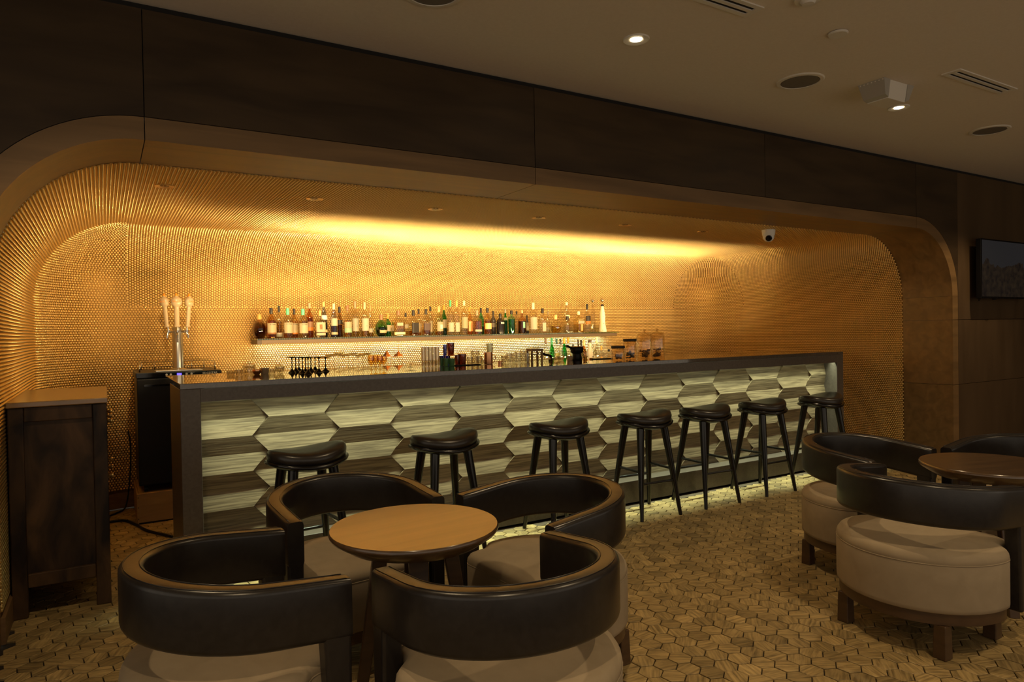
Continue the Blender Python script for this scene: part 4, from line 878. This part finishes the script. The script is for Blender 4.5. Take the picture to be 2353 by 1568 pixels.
def vent(x0, x1, y0, y1, label):
    t = tag(empty('air_vent', ((x0+x1)/2, (y0+y1)/2, ZC)), label, 'vent'); w, d = (x1-x0)/2, (y1-y0)/2
    MB().box(-w, w, -d, -d+.022, -.006, 0).box(-w, w, d-.022, d, -.006, 0).box(-w, -w+.03, -d+.022, d-.022, -.006, 0).box(w-.03, w, -d+.022, d-.022, -.006, 0).build('frame', 'white_metal', t)
    MB().box(-w+.03, w-.03, -.009, .009, -.0065, 0).build('centre_bar', 'white_metal', t); MB().box(-w+.03, w-.03, -d+.022, d-.022, -.0012, -.0002).build('slot', 'gap', t)
vent(4.025, 4.680, 1.930, 2.028, 'white two-slot air vent on the ceiling at the right'); vent(1.80, 2.490, 1.978, 2.078, 'white two-slot air vent cut by the top edge of the photo')
# emergency lamp: tapered box with two clear ribbed ends
em = tag(empty('emergency_lamp', (3.93, 2.285, ZC)), 'white tapered emergency lamp box with ribbed clear sides on the ceiling', 'emergency light')
MB().add([(-.088, -.075, 0), (.088, -.075, 0), (.088, .075, 0), (-.088, .075, 0), (-.086, -.06, -.10), (.086, -.06, -.10), (.086, .06, -.10), (-.086, .06, -.10)],
         [(0, 1, 2, 3), (7, 6, 5, 4), (0, 4, 5, 1), (1, 5, 6, 2), (2, 6, 7, 3), (3, 7, 4, 0)]).build('housing', 'white_metal', em, bevel=.002)
for s in (-1, 1):
    v = [(s*.0885, -.078, 0), (s*.150, -.078, 0), (s*.150, .078, 0), (s*.0885, .078, 0), (s*.087, -.065, -.095), (s*.118, -.065, -.085), (s*.118, .065, -.085), (s*.087, .065, -.095)]
    le = MB().add(v, [(0, 1, 2, 3), (7, 6, 5, 4), (0, 4, 5, 1), (1, 5, 6, 2), (2, 6, 7, 3), (3, 7, 4, 0)]).build('lens', 'lens', em)
    for k in range(7): MB().box(min(s*.119, s*.149), max(s*.119, s*.149), -.072+k*.022, -.066+k*.022, -.010-.0, -.004).build('rib', 'white_metal', le)

# ---------------------------------------------------------------- television, camera
tv = tag(empty('television', (7.28, 3.115, 1.81)), 'flat black wall television at the right edge showing a dim rocky view', 'television')
w, h = .483, .270
MB().box(-w, w, -.015, .03, -h, h).build('cabinet', 'black', tv, bevel=.004)
fr = MB().box(-w, w, -.0175, -.0153, h-.012, h).box(-w, w, -.0175, -.0153, -h, -h+.016).box(-w, -w+.011, -.0175, -.0153, -h+.016, h-.012).box(w-.011, w, -.0175, -.0153, -h+.016, h-.012).build('bezel', 'black_gloss', tv)
MB().box(-w+.0112, w-.0112, -.0165, -.0155, -h+.0162, h-.0122).build('screen', 'screen', tv)
MB().add([(-.265, -.016, -h), (-.205, -.016, -h), (-.22, -.016, -h-.014), (-.25, -.016, -h-.014), (-.265, 0, -h), (-.205, 0, -h), (-.22, 0, -h-.014), (-.25, 0, -h-.014)], [(0, 1, 2, 3), (7, 6, 5, 4), (0, 4, 5, 1), (1, 5, 6, 2), (2, 6, 7, 3), (3, 7, 4, 0)]).build('sensor', 'black_gloss', tv)
MB().box(-.2, .2, .0305, .0885, -.15, .15).build('wall_bracket', 'black', tv)
MB().tube([(-w+.02+.035*k/6, .02, -h-.018*math.sin(PI*k/6)) for k in range(7)], .003, 6).build('cable', 'black', tv, smooth=True)
MB().tube([(-w+.03+.04*k/6, .028, -h-.022*math.sin(PI*k/6)) for k in range(7)], .003, 6).build('cable', 'black', tv, smooth=True)
cc = tag(empty('security_camera', (4.80, 3.80, ZS-.006)), 'white dome security camera hanging from the gold niche ceiling', 'camera')
MB().lathe([(.054, 0), (.054, -.010), (.050, -.045), (.044, -.052), (0, -.053)], 26, caps=False).build('mount', 'white_cam', cc, auto=40)
ey = MB().lathe([(.046*math.sin(t), -.046*math.cos(t)) for t in np.linspace(.0, PI, 14)], 24, caps=False).build('eyeball', 'white_cam', cc, (0, 0, -.055), smooth=True)
ln = MB().lathe([(0, .0465), (.020, .0462), (.026, .042), (.026, .036), (0, .036)], 20, caps=False).build('lens', 'black_gloss', ey, smooth=False); ln.rotation_euler = Vector((-.72, -.62, -.5)).to_track_quat('Z', 'Y').to_euler()

# ---------------------------------------------------------------- floor tiles: hexagonal end-grain blocks
TD, TA = .0876, math.radians(-53.6)
A1 = np.array([math.cos(TA), math.sin(TA)])*TD; A2 = np.array([math.cos(TA+PI/3), math.sin(TA+PI/3)])*TD; T0 = np.array([2.17, 1.934])
NVAR = 40
def tile_variant(i):
    rr = random.Random(100+i); R = TD/math.sqrt(3)-.0024
    ang = [TA+PI/6+k*PI/3 for k in range(6)]
    tx, ty = rr.uniform(-.012, .012), rr.uniform(-.012, .012); hz = rr.uniform(-.0009, .0009); bv = rr.uniform(.0012, .0030)
    out = [(R*math.cos(a), R*math.sin(a)) for a in ang]; inn = [((R-bv)*math.cos(a), (R-bv)*math.sin(a)) for a in ang]
    zt = lambda p: hz+tx*p[0]+ty*p[1]
    v = [(x, y, -.008) for x, y in out]+[(x, y, zt((x, y))-bv*.7) for x, y in out]+[(x, y, zt((x, y))) for x, y in inn]
    f = [(k, (k+1) % 6, 6+(k+1) % 6, 6+k) for k in range(6)]+[(6+k, 6+(k+1) % 6, 12+(k+1) % 6, 12+k) for k in range(6)]+[(12, 13, 14, 15, 16, 17)]
    ga = TA+rr.choice([PI/6, PI/6, PI/6, PI/6+PI/2, PI/6+PI/3, PI/6+.3])+rr.uniform(-.2, .2); off = (rr.uniform(0, 9), rr.uniform(0, 9)); c, s = math.cos(ga), math.sin(ga)
    uv = [(c*x+s*y+off[0], -s*x+c*y+off[1]) for x, y, z in v]
    return np.array(v), f, uv, rr.choice([.72, .85, .95, 1, 1, 1.05, 1.15, 1.25])
VARS = [tile_variant(i) for i in range(NVAR)]
def finish_tiles(me, uvs, tones):
    ul = me.uv_layers.new(name='grain'); li = np.empty(len(me.loops), np.int32); me.loops.foreach_get('vertex_index', li)
    ul.data.foreach_set('uv', np.asarray(uvs, np.float32)[li].ravel())
    at = me.attributes.new('tone', 'FLOAT', 'POINT'); at.data.foreach_set('value', np.asarray(tones, np.float32)); me.materials.append(MT['floor']); me.update()
VM = []
for v, f, uv, tone in VARS:
    me = bpy.data.meshes.new('floor_tile'); me.from_pydata(v.tolist(), [], f); finish_tiles(me, uv, [tone]*len(v)); VM.append(me)
cells = []
for i in range(-140, 160):
    for j in range(-140, 160):
        p = T0+i*A1+j*A2
        if not (-1.4 < p[0] < 8.2 and .2 < p[1] < YBK+.02): continue
        if XL+.02 < p[0] < XR-.03 and YB-.072+.02 < p[1] < YB+.62: continue            # under the bar
        if p[1] > YW-.03 and (p[0] < XJ0+.02 or p[0] > XJ1-.02): continue               # inside the walls
        if p[1] > YC and ((p[0] < XA and math.hypot(p[0]-XA, p[1]-YC) > RA-.05) or (p[0] > XB and math.hypot(p[0]-XB, p[1]-YC) > RA-.05)): continue
        cells.append((p[0], p[1], (i*7+j*13+(i*j) % 11+random.randrange(NVAR)) % NVAR))
bpy.context.view_layer.update(); dg = bpy.context.evaluated_depsgraph_get()
pr_ = proj([(x, y, 0) for x, y, _ in cells]); near = []
for k, (x, y, _) in enumerate(cells):
    u, w_, d = pr_[k]
    if d > .3 and -10 < u < W_PX+10 and -10 < w_ < H_PX+15: near.append((d, k))
near.sort(); chosen = set()
for d, k in near:
    if len(chosen) >= 298: break
    x, y, _ = cells[k]; seen = 0
    for ox, oy in ((0, 0), (.03, 0), (-.03, 0), (0, .03), (0, -.03)):
        t = Vector((x+ox, y+oy, .004)); o = Vector(EYE); dr_ = t-o; L = dr_.length
        if not SC.ray_cast(dg, o, dr_.normalized(), distance=L)[0]: seen += 1
    if seen >= 2: chosen.add(k)
for k in chosen:
    x, y, q = cells[k]; o = bpy.data.objects.new('floor_tile', VM[q]); COL.objects.link(o); o.location = (x, y, 0); o.parent = fl
bv, bf, bu, bt_ = [], [], [], []; n0 = 0
for k, (x, y, q) in enumerate(cells):
    if k in chosen: continue
    v, f, uv, tone = VARS[q]
    bv.append(v+np.array([x, y, 0])); bf += [tuple(a+n0 for a in t) for t in f]; bu.append(np.array(uv)+np.array([k % 17, k % 23])); bt_ += [tone]*len(v); n0 += len(v)
me = bpy.data.meshes.new('far_tiles'); me.from_pydata(np.concatenate(bv).tolist(), [], bf); finish_tiles(me, np.concatenate(bu), bt_)
o = bpy.data.objects.new('far_tiles', me); COL.objects.link(o); o.parent = fl; o['kind'] = 'stuff'

# ---------------------------------------------------------------- gold beads: tens of thousands of small domes in one part of the wall
PB = .0206; HB2 = PB*.866
pos, nor = [], []
def push(pn): pos.append(pn[0]); nor.append(pn[1])
rows = np.arange(ZA-HB2/2, .13, -HB2)
for i, z in enumerate(rows):
    s = np.arange(PB*.5+(PB/2 if i % 2 else 0), ST, PB); push(low(s, np.full_like(s, z)))
for i, x in enumerate(np.arange(XA+HB2*.2, XB, HB2)):
    t = np.arange(-PB*.05+(0 if i % 2 else PB/2), ARC+LW-PB*.3, PB); push(top(np.full_like(t, x), t))
for sd in (-1, 1):
    for i, t in enumerate(np.arange(HB2/2, ARC, HB2)):
        y = np.arange(YJ+PB*.5+(0 if i % 2 else PB/2), YC, PB); push(cyl(np.full_like(y, t), y, sd))
        e = t/RA; n = max(int(RA*math.cos(e)*PI/2/PB), 1); b = (np.arange(n)+(.75 if i % 2 else .25))/n*PI/2; push(octant(np.full_like(b, e), b, sd))
pos = np.concatenate(pos); nor = np.concatenate(nor); nb = len(pos)
ref = np.where(np.abs(nor[:, 2:3]) > .9, np.array([[1., 0, 0]]), np.array([[0, 0, 1.]]))
ta = np.cross(nor, ref); ta /= np.linalg.norm(ta, axis=1, keepdims=True); tb = np.cross(nor, ta)
RB = .0096; tpl = [(RB*math.cos(k*PI/3), RB*math.sin(k*PI/3), -.001) for k in range(6)]+[(RB*.78*math.cos(k*PI/3+PI/6), RB*.78*math.sin(k*PI/3+PI/6), .0058) for k in range(6)]+[(0, 0, .0088)]
tf = [(k, (k+1) % 6, 6+k) for k in range(6)]+[((k+1) % 6, 6+(k+1) % 6, 6+k) for k in range(6)]+[(6+k, 6+(k+1) % 6, 12) for k in range(6)]
T3 = np.array(tpl); NV, NF = len(tpl), len(tf)
jit = 1+.0*rng.standard_normal((nb, 1))
V3 = (pos[:, None, :]+ta[:, None, :]*T3[None, :, 0:1]+tb[:, None, :]*T3[None, :, 1:2]+nor[:, None, :]*T3[None, :, 2:3]).reshape(-1, 3)
F3 = (np.array(tf)[None]+(np.arange(nb)*NV)[:, None, None]).reshape(-1, 3)
# face winding so that normals look out of the wall
a_, b_, c_ = (V3[F3[0][q]] for q in range(3))
if np.dot(np.cross(b_-a_, c_-a_), nor[0]) < 0: F3 = F3[:, ::-1]
me = bpy.data.meshes.new('gold_beads'); me.vertices.add(len(V3)); me.vertices.foreach_set('co', V3.astype(np.float32).ravel())
me.loops.add(F3.size); me.loops.foreach_set('vertex_index', F3.astype(np.int32).ravel()); me.polygons.add(len(F3))
me.polygons.foreach_set('loop_start', np.arange(0, F3.size, 3, dtype=np.int32)); me.polygons.foreach_set('use_smooth', np.ones(len(F3), bool))
me.update(calc_edges=True); me.materials.append(MT['gold'])
o = bpy.data.objects.new('gold_beads', me); COL.objects.link(o); o.parent = wb; o['kind'] = 'stuff'
